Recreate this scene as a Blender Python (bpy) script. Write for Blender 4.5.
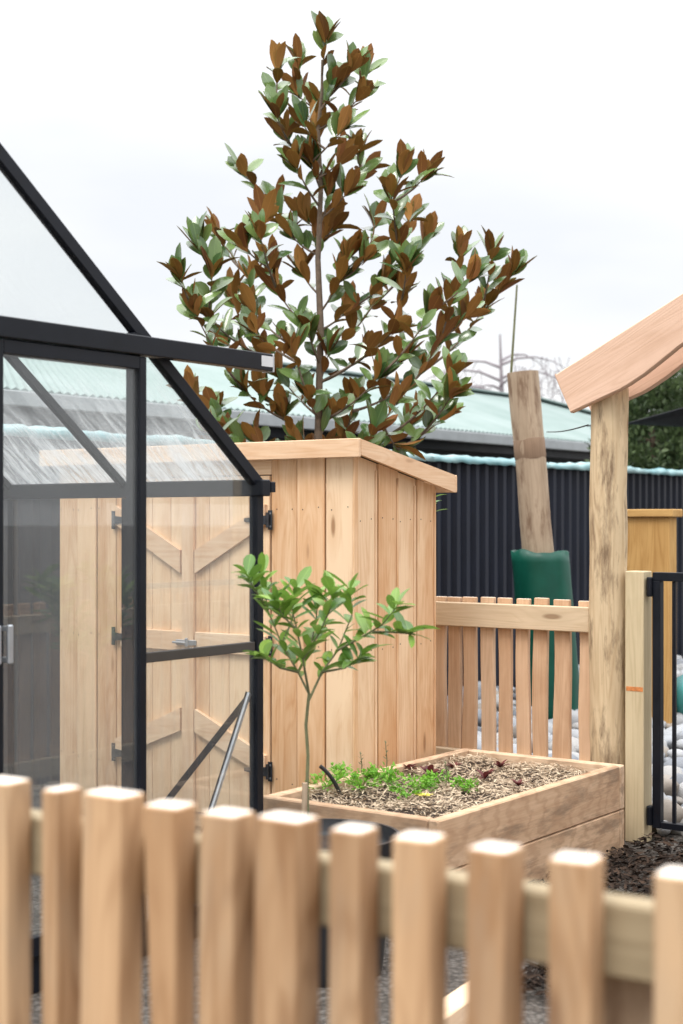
import bpy, math, random
from mathutils import Vector, Matrix, Quaternion, noise
random.seed(11)
R = math.radians
for o in list(bpy.data.objects): bpy.data.objects.remove(o)
S = bpy.context.scene
COL = S.collection

# ------------------------------------------------------------------ camera, world, sun, exposure
EYE, F, HOR, CX = 1.5, 1500.0, 520.0, 341.5
cam_d = bpy.data.cameras.new('camera'); cam = bpy.data.objects.new('camera', cam_d); COL.objects.link(cam)
cam.location = (0, 0, EYE); cam.rotation_euler = (R(90), 0, 0)
cam_d.sensor_width = 36; cam_d.lens = F*36/1024; cam_d.shift_y = (HOR-512)/1024
cam_d.clip_end = 2000; cam_d.clip_start = .05
cam_d.dof.use_dof = True; cam_d.dof.focus_distance = 6.9; cam_d.dof.aperture_fstop = 3.0
S.camera = cam

SUN_EL, SUN_AZ = R(58), R(217)      # azimuth clockwise from +Y, the sun stands behind the camera and to its left
w = bpy.data.worlds.new('World'); S.world = w; w.use_nodes = True
nt = w.node_tree; nt.nodes.clear()
def wn(t, **k):
    n = nt.nodes.new(t)
    for a, b in k.items(): setattr(n, a, b)
    return n
sky = wn('ShaderNodeTexSky', sky_type='NISHITA', sun_disc=False, sun_elevation=SUN_EL, sun_rotation=SUN_AZ)
bg1 = wn('ShaderNodeBackground'); bg1.inputs[1].default_value = .06
nt.links.new(sky.outputs[0], bg1.inputs[0])
tc = wn('ShaderNodeTexCoord'); sp = wn('ShaderNodeSeparateXYZ'); nt.links.new(tc.outputs['Generated'], sp.inputs[0])
mr = wn('ShaderNodeMapRange'); mr.inputs[1].default_value = .2; mr.inputs[2].default_value = .9
mr.inputs[3].default_value = .95; mr.inputs[4].default_value = 3.3; mr.interpolation_type = 'SMOOTHSTEP'
nt.links.new(sp.outputs[2], mr.inputs[0])
mp = wn('ShaderNodeMapping'); mp.inputs['Scale'].default_value = (1, 1, 3.2); mp.inputs['Location'].default_value = (3.4, .6, .35)
nt.links.new(tc.outputs['Generated'], mp.inputs[0])
cn = wn('ShaderNodeTexNoise'); cn.inputs['Scale'].default_value = 2.6; cn.inputs['Detail'].default_value = 4; cn.inputs['Roughness'].default_value = .5
nt.links.new(mp.outputs[0], cn.inputs[0])
cr = wn('ShaderNodeValToRGB'); nt.links.new(cn.outputs[0], cr.inputs[0])
cr.color_ramp.elements[0].position = .34; cr.color_ramp.elements[0].color = (.845, .87, .91, 1)
cr.color_ramp.elements[1].position = .62; cr.color_ramp.elements[1].color = (1.0, 1.0, 1.0, 1)
bg2 = wn('ShaderNodeBackground'); nt.links.new(cr.outputs[0], bg2.inputs[0]); nt.links.new(mr.outputs[0], bg2.inputs[1])
add = wn('ShaderNodeMixShader'); add.inputs[0].default_value = .93
nt.links.new(bg1.outputs[0], add.inputs[1]); nt.links.new(bg2.outputs[0], add.inputs[2])
wo = wn('ShaderNodeOutputWorld'); nt.links.new(add.outputs[0], wo.inputs[0])

sd = bpy.data.lights.new('sun', 'SUN'); sd.energy = 1.5; sd.angle = R(22); sd.color = (1, .96, .9)
sun = bpy.data.objects.new('sun', sd); COL.objects.link(sun)
dvec = Vector((math.sin(SUN_AZ)*math.cos(SUN_EL), math.cos(SUN_AZ)*math.cos(SUN_EL), math.sin(SUN_EL)))
sun.rotation_euler = dvec.to_track_quat('Z', 'Y').to_euler()
S.view_settings.view_transform = 'Standard'; S.view_settings.look = 'None'
S.view_settings.gamma = 1; S.view_settings.use_curve_mapping = False
S.view_settings.exposure = .28
S.render.engine = 'CYCLES'
S.cycles.max_bounces = 10; S.cycles.transparent_max_bounces = 24

# ------------------------------------------------------------------ the site's own frame: u recedes right, v recedes left
G0 = Vector((-.317, 5.7, 0)); ANG = R(54)
U = Vector((math.cos(ANG), math.sin(ANG), 0)); V = Vector((-math.sin(ANG), math.cos(ANG), 0))
def P(u, v, z=0): return G0 + U*u + V*v + Vector((0, 0, z))
def at(px, y, d): return Vector(((px-CX)/F*d, d, EYE+(HOR-y)/F*d))
def at_z(px, y, z):
    d = (EYE-z)*F/(y-HOR); return Vector(((px-CX)/F*d, d, z))
def v_at(px, u):           # v where the vertical plane u=const is met by that bearing
    k = (px-CX)/F; a = G0 + U*u
    return (a.x-k*a.y)/(k*V.y-V.x)
def u_at(px, v):
    k = (px-CX)/F; a = G0 + V*v
    return (a.x-k*a.y)/(k*U.y-U.x)

# ------------------------------------------------------------------ mesh builder
class MB:
    def __init__(s): s.v=[]; s.f=[]; s.gc=[]; s.rn=[]; s.mi=[]
    def add(s, vs, fs, gcs=None, rnd=None, mi=0):
        b = len(s.v); rnd = random.random() if rnd is None else rnd
        s.v += [tuple(p) for p in vs]; s.f += [tuple(i+b for i in f) for f in fs]
        s.gc += [tuple(g) for g in (gcs or vs)]; s.rn += [rnd]*len(vs); s.mi += [mi]*len(fs)
        return s
    def board(s, p0, p1, wv, w, t, bev=.003, seg=1, fn=None, rnd=None, mi=0, cap=True, ebev=None, endmi=None):
        """bar from p0 to p1, width w along wv, thickness t across; chamfered edges; grain runs p0->p1"""
        p0, p1, wv = Vector(p0), Vector(p1), Vector(wv)
        L = (p1-p0).length; d = (p1-p0)/L
        a = (wv - d*wv.dot(d)).normalized(); b = d.cross(a)
        rnd = random.random() if rnd is None else rnd
        ox, oy = rnd*47.3, rnd*13.7+random.random()*3
        bev = min(bev, w*.4, t*.4)
        def prof(hw, ht, bv):
            k = [(hw-bv, -ht), (hw-bv*.3, -ht+bv*.3), (hw, -ht+bv), (hw, ht-bv), (hw-bv*.3, ht-bv*.3), (hw-bv, ht)] if bev > .006 else [(hw-bv, -ht), (hw, -ht+bv), (hw, ht-bv), (hw-bv, ht)]
            return k + [(-x, -y) for x, y in k]
        rings = []; eb = bev if ebev is None else ebev
        ts = [0] + [i/seg for i in range(seg+1)] + [1]
        for i, tt in enumerate(ts):
            end = i in (0, len(ts)-1)
            ww, off, toff = (w, 0, 0) if not fn else fn(tt)
            hw, ht = ww/2, t/2
            bv = bev
            sh = 0
            if end: hw -= eb; ht -= eb
            else: sh = eb if i == 1 else (-eb if i == len(ts)-2 else 0)
            c = p0 + d*(L*tt + (sh if L > 2.5*bev else 0)) + a*off + b*toff
            rings.append([(c + a*x + b*y, (L*tt+ox, x+oy, y+oy)) for x, y in prof(hw, ht, min(bv, hw*.5, ht*.5))])
        n = len(rings[0]); vs = []; g = []
        for r in rings:
            for q, gg in r: vs.append(q); g.append(gg)
        fs = []
        for i in range(len(rings)-1):
            for j in range(n):
                fs.append((i*n+j, i*n+(j+1) % n, (i+1)*n+(j+1) % n, (i+1)*n+j))
        if cap:
            fs.append(tuple(reversed(range(n)))); fs.append(tuple((len(rings)-1)*n+j for j in range(n)))
        s.add(vs, fs, g, rnd, mi)
        if endmi is not None: s.mi[-1] = endmi
        return s
    def box(s, lo, hi, bev=.002, rnd=None, mi=0, axis=None):
        lo, hi = Vector(lo), Vector(hi); c = (lo+hi)/2; e = hi-lo
        ax = axis if axis is not None else max(range(3), key=lambda i: e[i])
        o = [i for i in range(3) if i != ax]
        h = Vector((0, 0, 0)); h[ax] = e[ax]/2
        wv = Vector((0, 0, 0)); wv[o[0]] = 1
        return s.board(c-h, c+h, wv, e[o[0]], e[o[1]], bev, rnd=rnd, mi=mi)
    def tube(s, pts, rads, n=8, rnd=None, mi=0, cap=True, lump=0):
        pts = [Vector(p) for p in pts]
        if not hasattr(rads, '__len__'): rads = [rads]*len(pts)
        rnd = random.random() if rnd is None else rnd
        vs = []; g = []; L = 0; ref = None
        for i, p in enumerate(pts):
            d = (pts[min(i+1, len(pts)-1)] - pts[max(i-1, 0)]).normalized()
            if ref is None: ref = Vector((0, 0, 1)) if abs(d.z) < .9 else Vector((1, 0, 0))
            a = (ref - d*ref.dot(d)).normalized(); b = d.cross(a); ref = a
            if i: L += (p-pts[i-1]).length
            for j in range(n):
                th = 2*math.pi*j/n; rr = rads[i]
                if lump: rr *= 1 + lump*noise.noise(Vector((math.cos(th)*1.3+rnd*9, math.sin(th)*1.3, L*1.7)))
                vs.append(p + a*math.cos(th)*rr + b*math.sin(th)*rr)
                g.append((L+rnd*31, math.cos(th)*rads[i]+rnd*7, math.sin(th)*rads[i]+rnd*3))
        fs = [(i*n+j, i*n+(j+1) % n, (i+1)*n+(j+1) % n, (i+1)*n+j) for i in range(len(pts)-1) for j in range(n)]
        if cap: fs += [tuple(reversed(range(n))), tuple((len(pts)-1)*n+j for j in range(n))]
        return s.add(vs, fs, g, rnd, mi)
    def prism(s, poly, axis_vec, origin, ex, ey, depth, rnd=None, mi=0):
        """flat outline (x,y) in plane ex,ey pushed by depth along axis_vec"""
        origin, ex, ey, av = Vector(origin), Vector(ex), Vector(ey), Vector(axis_vec)
        rnd = random.random() if rnd is None else rnd
        n = len(poly); vs = []; g = []
        for k in (0, 1):
            for x, y in poly:
                vs.append(origin+ex*x+ey*y+av*depth*k); g.append((x+rnd*31, y+rnd*7, depth*k+rnd))
        fs = [tuple(reversed(range(n))), tuple(n+i for i in range(n))] + [(i, (i+1) % n, n+(i+1) % n, n+i) for i in range(n)]
        return s.add(vs, fs, g, rnd, mi)
    def build(s, name, mats, parent=None, smooth=None):
        me = bpy.data.meshes.new(name); me.from_pydata(s.v, [], s.f); 
        if not isinstance(mats, (list, tuple)): mats = [mats]
        for m in mats: me.materials.append(m)
        a = me.attributes.new('gc', 'FLOAT_VECTOR', 'POINT'); a.data.foreach_set('vector', [c for g in s.gc for c in g])
        a = me.attributes.new('rnd', 'FLOAT', 'POINT'); a.data.foreach_set('value', s.rn)
        me.polygons.foreach_set('material_index', s.mi)
        if smooth is not None:
            me.polygons.foreach_set('use_smooth', [True]*len(s.f)); me.set_sharp_from_angle(angle=R(smooth))
        me.validate(); me.update()
        o = bpy.data.objects.new(name, me); COL.objects.link(o)
        if parent: o.parent = parent
        return o
def tag(o, label=None, cat=None, group=None, kind=None):
    if label: o['label'] = label
    if cat: o['category'] = cat
    if group: o['group'] = group
    if kind: o['kind'] = kind
    return o
def empty(name, loc, rz=ANG, label=None, cat=None, group=None):
    o = bpy.data.objects.new(name, None); COL.objects.link(o); o.location = loc; o.rotation_euler = (0, 0, rz)
    o.empty_display_size = .1
    return tag(o, label, cat, group)
def kids(o): return [c for c in bpy.data.objects if c.parent == o]
def copy_tree(o, parent=None):
    c = o.copy(); COL.objects.link(c); c.parent = parent
    for ch in kids(o): copy_tree(ch, c)
    return c

# ------------------------------------------------------------------ materials
def mat(name):
    m = bpy.data.materials.new(name); m.use_nodes = True; t = m.node_tree; t.nodes.clear()
    out = t.nodes.new('ShaderNodeOutputMaterial'); bs = t.nodes.new('ShaderNodeBsdfPrincipled'); t.links.new(bs.outputs[0], out.inputs[0])
    return m, t, bs, out
def nd(t, ty, ins=None, **k):
    n = t.nodes.new(ty)
    for a, b in k.items(): setattr(n, a, b)
    for a, b in (ins or {}).items():
        if isinstance(b, bpy.types.NodeSocket): t.links.new(b, n.inputs[a])
        else: n.inputs[a].default_value = b
    return n
def math_(t, op, a, b=0.0, c=0.0, clamp=False):
    n = nd(t, 'ShaderNodeMath', {0: a, 1: b, 2: c}, operation=op); n.use_clamp = clamp; return n.outputs[0]
def mixc(t, f, a, b, bt='MIX'):
    n = t.nodes.new('ShaderNodeMix'); n.data_type = 'RGBA'; n.blend_type = bt
    for i, x in ((0, f), (6, a), (7, b)):
        if isinstance(x, bpy.types.NodeSocket): t.links.new(x, n.inputs[i])
        else: n.inputs[i].default_value = x if i == 0 else (*x, 1)
    return n.outputs[2]
def vmul(t, vec, sc):
    return nd(t, 'ShaderNodeVectorMath', {0: vec, 1: sc}, operation='MULTIPLY').outputs[0]
def noise_(t, vec, scale=1, detail=3, rough=.55, dist=0):
    return nd(t, 'ShaderNodeTexNoise', {'Vector': vec, 'Scale': scale, 'Detail': detail, 'Roughness': rough, 'Distortion': dist}).outputs[0]
def ramp(t, x, a, b, lo=0., hi=1., mode='LINEAR'):
    n = nd(t, 'ShaderNodeMapRange', {0: x, 1: a, 2: b, 3: lo, 4: hi}); n.clamp = True
    if mode != 'LINEAR': n.interpolation_type = mode
    return n.outputs[0]
def bump(t, bs, h, strength=.3, dist=.01):
    b = nd(t, 'ShaderNodeBump', {'Height': h, 'Strength': strength, 'Distance': dist}); t.links.new(b.outputs[0], bs.inputs['Normal'])

def wood(name, light, dark, rnd_amt=.35, rough=.72, knot=(.16, .07, .03), knots=1.0, stain=0., stain_col=(.3, .28, .24), fine=1., rings=.5, chain=0.):
    m, t, bs, out = mat(name)
    gc = nd(t, 'ShaderNodeAttribute', attribute_name='gc').outputs['Vector']
    rn = nd(t, 'ShaderNodeAttribute', attribute_name='rnd').outputs['Fac']
    oi = nd(t, 'ShaderNodeObjectInfo').outputs['Random']
    gc = nd(t, 'ShaderNodeVectorMath', {0: gc, 1: nd(t, 'ShaderNodeCombineXYZ', {0: math_(t, 'MULTIPLY', oi, 57.0), 1: math_(t, 'MULTIPLY', oi, 9.0)}).outputs[0]}, operation='ADD').outputs[0]
    # knots bend the grain
    kv = nd(t, 'ShaderNodeTexVoronoi', {'Vector': vmul(t, gc, (2.1, 8., 8.)), 'Scale': 1.0, 'Randomness': 1.0})
    kd = kv.outputs['Distance']; kc = nd(t, 'ShaderNodeSeparateColor', {0: kv.outputs['Color']}).outputs[0]
    isk = math_(t, 'GREATER_THAN', kc, 1-.42*min(knots, 2))
    bend = math_(t, 'MULTIPLY', math_(t, 'MULTIPLY', ramp(t, kd, .0, .5, 1., 0.), isk), 1.2)
    n1 = noise_(t, vmul(t, gc, (.9, 16, 16)), 1, 4, .55, .5)
    n2 = noise_(t, vmul(t, gc, (5, 170, 170)), 1, 3, .6)
    n3 = noise_(t, vmul(t, gc, (.55, 7, 7)), 1, 2, .45, .2)
    rg = math_(t, 'ADD', math_(t, 'MULTIPLY', math_(t, 'SINE', math_(t, 'MULTIPLY', math_(t, 'ADD', n3, math_(t, 'MULTIPLY', bend, .12)), 105.0)), .5), .5)
    rg = math_(t, 'POWER', rg, 2.2)
    f = math_(t, 'ADD', math_(t, 'MULTIPLY', ramp(t, n1, .3, .7), .45), math_(t, 'MULTIPLY', ramp(t, n2, .3, .72), .28*fine))
    f = math_(t, 'ADD', f, math_(t, 'MULTIPLY', rg, .38*rings))
    f = math_(t, 'ADD', f, math_(t, 'MULTIPLY', math_(t, 'SUBTRACT', math_(t, 'FRACT', math_(t, 'ADD', math_(t, 'MULTIPLY', rn, 7.13), math_(t, 'MULTIPLY', oi, 3.7))), .5), rnd_amt*1.6))
    bl = ramp(t, noise_(t, vmul(t, gc, (2.2, 5, 5)), 1, 4, .6, .6), .32, .68, -.22, .26)
    f = math_(t, 'ADD', f, math_(t, 'ADD', bl, -.08), clamp=True)
    c = mixc(t, f, light, dark)
    # reddish / yellowish drift between boards
    hue = math_(t, 'FRACT', math_(t, 'ADD', math_(t, 'MULTIPLY', rn, 13.7), math_(t, 'MULTIPLY', oi, 5.3)))
    c = mixc(t, math_(t, 'MULTIPLY', hue, .5*rnd_amt+.1), c, tuple(x*y for x, y in zip(light, (1.02, .86, .72))))
    km = math_(t, 'MULTIPLY', ramp(t, kd, .07, .13, 1., 0.), isk)
    c = mixc(t, math_(t, 'MULTIPLY', km, .8), c, knot)
    ks = math_(t, 'MULTIPLY', ramp(t, kd, .1, .38, .35, 0.), isk)
    c = mixc(t, ks, c, dark)
    if stain:
        s1 = ramp(t, noise_(t, vmul(t, gc, (3.2, 15, 15)), 1, 6, .68), .5, .66, 0, stain)
        c = mixc(t, s1, c, stain_col)
    if chain:      # arcs left across the grain by the mill's saw
        cv = math_(t, 'SINE', math_(t, 'ADD', math_(t, 'MULTIPLY', nd(t, 'ShaderNodeSeparateXYZ', {0: gc}).outputs[0], 48.0), math_(t, 'MULTIPLY', noise_(t, vmul(t, gc, (2.4, 7, 7)), 1, 4), 30.0)))
        c = mixc(t, math_(t, 'MULTIPLY', ramp(t, cv, .1, 1), chain), c, dark)
    t.links.new(c, bs.inputs['Base Color'])
    bs.inputs['Roughness'].default_value = rough; bs.inputs['Specular IOR Level'].default_value = .25
    bump(t, bs, math_(t, 'ADD', n2, math_(t, 'MULTIPLY', rg, .5)), .35, .0012)
    return m
W_SHED = wood('shed_cedar', (.80, .585, .385), (.53, .28, .13), .42, knots=1.7)
W_SHEDTRIM = wood('shed_trim', (.80, .60, .42), (.58, .35, .20), .25, knots=.9)
W_NEAR = wood('picket_wood', (.56, .375, .22), (.25, .135, .065), .55, knots=1.6, stain=.25, stain_col=(.36, .29, .21), rings=.9)
W_PICK = wood('far_picket_wood', (.66, .47, .32), (.40, .24, .14), .35, knots=.5)
W_RAIL = wood('rail_wood', (.64, .52, .37), (.42, .32, .20), .2, knots=.7)
W_SLEEP = wood('sleeper_wood', (.70, .515, .355), (.36, .21, .12), .3, knots=1.2, stain=.75, stain_col=(.24, .165, .11), chain=.34, rings=.0)
W_PINE = wood('treated_pine', (.60, .50, .33), (.40, .32, .19), .12, knots=.25, rings=.6)
W_ROUND = wood('round_post_wood', (.62, .49, .32), (.40, .28, .16), .1, knots=.8, stain=.9, stain_col=(.17, .11, .065), rings=.9)
W_LEAN = wood('weathered_log', (.46, .36, .26), (.26, .19, .13), .1, knots=.8, stain=.85, stain_col=(.17, .10, .06), rings=.6)
W_ARCH = wood('arch_wood', (.72, .51, .39), (.54, .355, .25), .15, knots=1., rings=.7)
W_NRAIL = wood('near_rail_wood', (.42, .34, .22), (.22, .17, .10), .1, knots=.5)
W_SKYTOP = wood('sky_lit_picket_top', (.80, .72, .64), (.66, .56, .47), .1, knots=0, rings=.2)  # bright overhead sky light painted into the colour of the picket tops
W_BAND = wood('dark_stained_band', (.27, .18, .12), (.17, .11, .07), .1, knots=0)
W_BOX = wood('honey_pine', (.52, .32, .12), (.34, .18, .055), .15, knots=.8, rings=1.2)

def plain(name, col, rough=.5, metal=0., var=.12, nscale=6, bmp=0., spec=.5):
    m, t, bs, out = mat(name)
    oc = nd(t, 'ShaderNodeTexCoord').outputs['Object']
    n = noise_(t, oc, nscale, 5, .6)
    c = mixc(t, ramp(t, n, .3, .7), tuple(x*(1-var) for x in col), tuple(min(1, x*(1+var)) for x in col))
    t.links.new(c, bs.inputs['Base Color']); bs.inputs['Roughness'].default_value = rough
    bs.inputs['Metallic'].default_value = metal; bs.inputs['Specular IOR Level'].default_value = spec
    t.links.new(ramp(t, n, .2, .8, max(0, rough-.08), min(1, rough+.1)), bs.inputs['Roughness'])
    if bmp: bump(t, bs, noise_(t, oc, nscale*5, 4, .6), bmp, .004)
    return m
M_BLACK = plain('black_powder_coat', (.006, .0075, .012), .42, var=.3, nscale=9, spec=.25)
M_GREYCOAT = plain('mill_aluminium', (.42, .44, .47), .38, .7)
M_SEAL = plain('brown_seal', (.05, .042, .036), .6)
M_LABEL = plain('pale_end_label', (.62, .62, .63), .5)
M_HINGE = plain('hinge_steel', (.05, .053, .06), .4, .6, var=.4, nscale=30)
M_FENCE = plain('dark_sheet_steel', (.009, .012, .023), .45, 0, var=.25, nscale=2, spec=.3)
M_GUARD = plain('green_plastic', (.003, .068, .044), .38, var=.2, nscale=5, spec=.35)
M_POT = plain('black_plastic', (.02, .021, .024), .42)
M_PIPE = plain('black_pipe', (.012, .012, .013), .4)
M_SOIL = plain('potting_soil', (.05, .032, .022), .95, nscale=30, var=.5, bmp=.9)
M_SAIL = plain('shade_cloth', (.018, .019, .023), .8)
M_TEAL = plain('teal_plastic', (.03, .19, .19), .5, var=.3)
M_BARK = plain('tree_bark', (.16, .115, .08), .85, nscale=25, var=.35, bmp=.5)
M_GSTEM = plain('green_stem', (.14, .145, .07), .8, nscale=20, var=.3)
M_TWIG = plain('bare_twig', (.25, .22, .235), .9)
M_WALLB = plain('house_wall', (.10, .11, .12), .8)
M_GUTTER = plain('gutter_white', (.34, .36, .37), .4)
M_ORANGE = plain('orange_mark', (.55, .20, .06), .8, var=.35, nscale=60)
M_WIRE = plain('dark_wire', (.03, .03, .03), .6)
M_YELLOW = plain('yellow_leaf', (.62, .52, .08), .6)

def leafmat(name, c1, c2, rough=.35, spec=.5, trans=.0, coat=0):
    m, t, bs, out = mat(name)
    rn = nd(t, 'ShaderNodeAttribute', attribute_name='rnd').outputs['Fac']
    gc = nd(t, 'ShaderNodeAttribute', attribute_name='gc').outputs['Vector']
    c = mixc(t, rn, c1, c2)
    x = nd(t, 'ShaderNodeSeparateXYZ', {0: gc})
    rib = ramp(t, math_(t, 'ABSOLUTE', x.outputs[1]), .0, .03, .45, 0)
    c = mixc(t, rib, c, tuple(min(1, k*1.7+.03) for k in c2))
    vein = math_(t, 'SINE', math_(t, 'MULTIPLY', math_(t, 'ADD', x.outputs[0], math_(t, 'MULTIPLY', math_(t, 'ABSOLUTE', x.outputs[1]), -.8)), 60.0))
    c = mixc(t, ramp(t, vein, .6, 1, 0, .2), c, tuple(k*1.3 for k in c2))
    t.links.new(c, bs.inputs['Base Color'])
    bs.inputs['Roughness'].default_value = rough; bs.inputs['Specular IOR Level'].default_value = spec
    bs.inputs['Coat Weight'].default_value = coat
    if trans:
        tr = nd(t, 'ShaderNodeBsdfTranslucent', {0: mixc(t, 0.5, tuple(min(1, k*1.6) for k in c2), tuple(min(1, k*1.6) for k in c1))})
        mx = nd(t, 'ShaderNodeMixShader', {0: trans, 1: bs.outputs[0], 2: tr.outputs[0]})
        t.links.new(mx.outputs[0], out.inputs[0])
    return m
M_MAGT = leafmat('magnolia_leaf_top', (.045, .105, .03), (.20, .31, .09), .2, .8, .2, .3)
M_MAGU = leafmat('magnolia_leaf_underside', (.20, .07, .022), (.46, .22, .055), .6, .3, .22)
M_LEMON = leafmat('lemon_leaf', (.055, .15, .025), (.24, .37, .06), .3, .5, .25)
M_HERB = leafmat('herb_leaf', (.10, .28, .03), (.22, .44, .05), .5, .3, .3)
M_RED = leafmat('red_lettuce_leaf', (.06, .012, .016), (.16, .04, .035), .5, .4, .2)
M_HEDGE = leafmat('hedge_leaf', (.022, .045, .018), (.085, .12, .045), .55, .35, .2)
M_STRAW = leafmat('straw', (.22, .15, .10), (.62, .50, .36), .8, .2)
M_CHIP = leafmat('dark_bark_chip', (.006, .0045, .004), (.07, .045, .032), .9, .12)

def glassmat(name, tint=(.985, .993, .990), dirt=0., base_dirt=.02, refl=1.0):
    m, t, bs, out = mat(name)
    t.nodes.remove(bs)
    oc = nd(t, 'ShaderNodeTexCoord').outputs['Object']
    ge = nd(t, 'ShaderNodeNewGeometry')
    ct = math_(t, 'ABSOLUTE', nd(t, 'ShaderNodeVectorMath', {0: ge.outputs['Incoming'], 1: ge.outputs['Normal']}, operation='DOT_PRODUCT').outputs['Value'])
    fr = math_(t, 'ADD', math_(t, 'MULTIPLY', math_(t, 'POWER', math_(t, 'SUBTRACT', 1.0, ct), 5.0), .96), .04)   # Schlick, the same from both sides of the pane
    fr = math_(t, 'MULTIPLY', fr, refl, clamp=True)
    tr = nd(t, 'ShaderNodeBsdfTransparent', {0: (*tint, 1)})
    gl = nd(t, 'ShaderNodeBsdfGlossy', {0: (1, 1, 1, 1), 'Roughness': .0})
    m1 = nd(t, 'ShaderNodeMixShader', {0: fr, 1: tr.outputs[0], 2: gl.outputs[0]})
    df = nd(t, 'ShaderNodeBsdfDiffuse', {0: (.8, .82, .83, 1)})
    tl = nd(t, 'ShaderNodeBsdfTranslucent', {0: (.8, .82, .83, 1)})
    ds = nd(t, 'ShaderNodeMixShader', {0: .5, 1: df.outputs[0], 2: tl.outputs[0]})
    fac = ramp(t, noise_(t, oc, 3, 4, .6), .3, .8, base_dirt*.5, base_dirt)
    if dirt:
        gc = nd(t, 'ShaderNodeAttribute', attribute_name='gc').outputs['Vector']
        st = ramp(t, noise_(t, vmul(t, gc, (4.5, 34, 7)), 1, 8, .74, .9), .42, .68, .24, 1)
        low = ramp(t, math_(t, 'ADD', nd(t, 'ShaderNodeSeparateXYZ', {0: gc}).outputs[0], math_(t, 'MULTIPLY', noise_(t, vmul(t, gc, (2, 6, 2)), 1, 3), .9)), .55, 1.1, 1.0, .03)
        patch = ramp(t, noise_(t, vmul(t, gc, (2.2, 4, 2)), 1, 3), .35, .65, .4, 1)
        fac = math_(t, 'ADD', fac, math_(t, 'MULTIPLY', math_(t, 'MULTIPLY', st, low), math_(t, 'MULTIPLY', patch, dirt)), clamp=True)
    m2 = nd(t, 'ShaderNodeMixShader', {0: fac, 1: m1.outputs[0], 2: ds.outputs[0]})
    t.links.new(m2.outputs[0], out.inputs[0])
    return m
M_GLASS = glassmat('clear_glass', dirt=0, base_dirt=.05, refl=1.1)
M_ROOFGLASS = glassmat('streaked_roof_glass', (.985, .993, .99), 1.0, .02, .7)

def groundmat():
    m, t, bs, out = mat('garden_ground')
    oc = nd(t, 'ShaderNodeTexCoord').outputs['Object']
    n = noise_(t, oc, 1.3, 5, .6); vo = nd(t, 'ShaderNodeTexVoronoi', {'Vector': oc, 'Scale': 55.0}); n2 = noise_(t, oc, 90, 4, .7)
    c = mixc(t, ramp(t, n, .35, .65), (.06, .048, .038), (.12, .10, .085))
    c = mixc(t, ramp(t, nd(t, 'ShaderNodeSeparateColor', {0: vo.outputs['Color']}).outputs[0], .1, .9, 0, .6), c, (.22, .20, .18))
    c = mixc(t, ramp(t, vo.outputs['Distance'], .3, .75, 0, .75), c, (.035, .028, .022))
    t.links.new(c, bs.inputs['Base Color']); bs.inputs['Roughness'].default_value = .93
    bump(t, bs, math_(t, 'SUBTRACT', n2, math_(t, 'MULTIPLY', vo.outputs['Distance'], 1.4)), .9, .012)
    return m
M_GROUND = groundmat()
def stonemat():
    m, t, bs, out = mat('river_stone')
    oi = nd(t, 'ShaderNodeObjectInfo').outputs['Random']; rn = nd(t, 'ShaderNodeAttribute', attribute_name='rnd').outputs['Fac']
    r = math_(t, 'FRACT', math_(t, 'ADD', math_(t, 'MULTIPLY', oi, 3.3), rn))
    cr = nd(t, 'ShaderNodeValToRGB', {0: r}); e = cr.color_ramp.elements
    e[0].color = (.14, .15, .17, 1); e[1].color = (.58, .56, .53, 1)
    for p_, c_ in ((.15, (.30, .33, .38, 1)), (.35, (.46, .48, .50, 1)), (.5, (.36, .30, .24, 1)), (.62, (.50, .50, .50, 1)), (.85, (.42, .45, .49, 1))):
        k = e.new(p_); k.color = c_
    oc = nd(t, 'ShaderNodeTexCoord').outputs['Object']
    n = noise_(t, oc, 28, 5, .65)
    c = mixc(t, ramp(t, n, .35, .7, 0, .55), cr.outputs[0], (.20, .185, .17))
    c = mixc(t, 1.0, c, (.84, .84, .84), 'MULTIPLY')
    t.links.new(c, bs.inputs['Base Color']); bs.inputs['Roughness'].default_value = .75; bump(t, bs, n, .2, .004)
    return m
M_STONE = stonemat()
def roofmat():
    m, t, bs, out = mat('pale_green_roof_sheet')
    oc = nd(t, 'ShaderNodeTexCoord').outputs['Object']
    n = noise_(t, oc, 1.2, 5, .6)
    c = mixc(t, ramp(t, n, .3, .7), (.225, .285, .27), (.29, .345, .335))
    t.links.new(c, bs.inputs['Base Color']); bs.inputs['Roughness'].default_value = .85; bs.inputs['Specular IOR Level'].default_value = .1
    return m
M_ROOF = roofmat()
def filmmat():
    m, t, bs, out = mat('pale_teal_sheeting')
    oc = nd(t, 'ShaderNodeTexCoord').outputs['Object']
    n = noise_(t, vmul(t, oc, (1.2, 8, 9)), 1, 5, .65)
    c = mixc(t, ramp(t, n, .35, .65), (.06, .22, .25), (.32, .46, .46))
    t.links.new(c, bs.inputs['Base Color']); bs.inputs['Roughness'].default_value = .35
    return m
M_FILM = filmmat()

# ------------------------------------------------------------------ ground
g = MB(); N = 24
g.add([(-400, -60, 0), (400, -60, 0), (400, 700, 0), (-400, 700, 0)], [(0, 1, 2, 3)])
tag(g.build('ground', M_GROUND), kind='structure')

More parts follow.
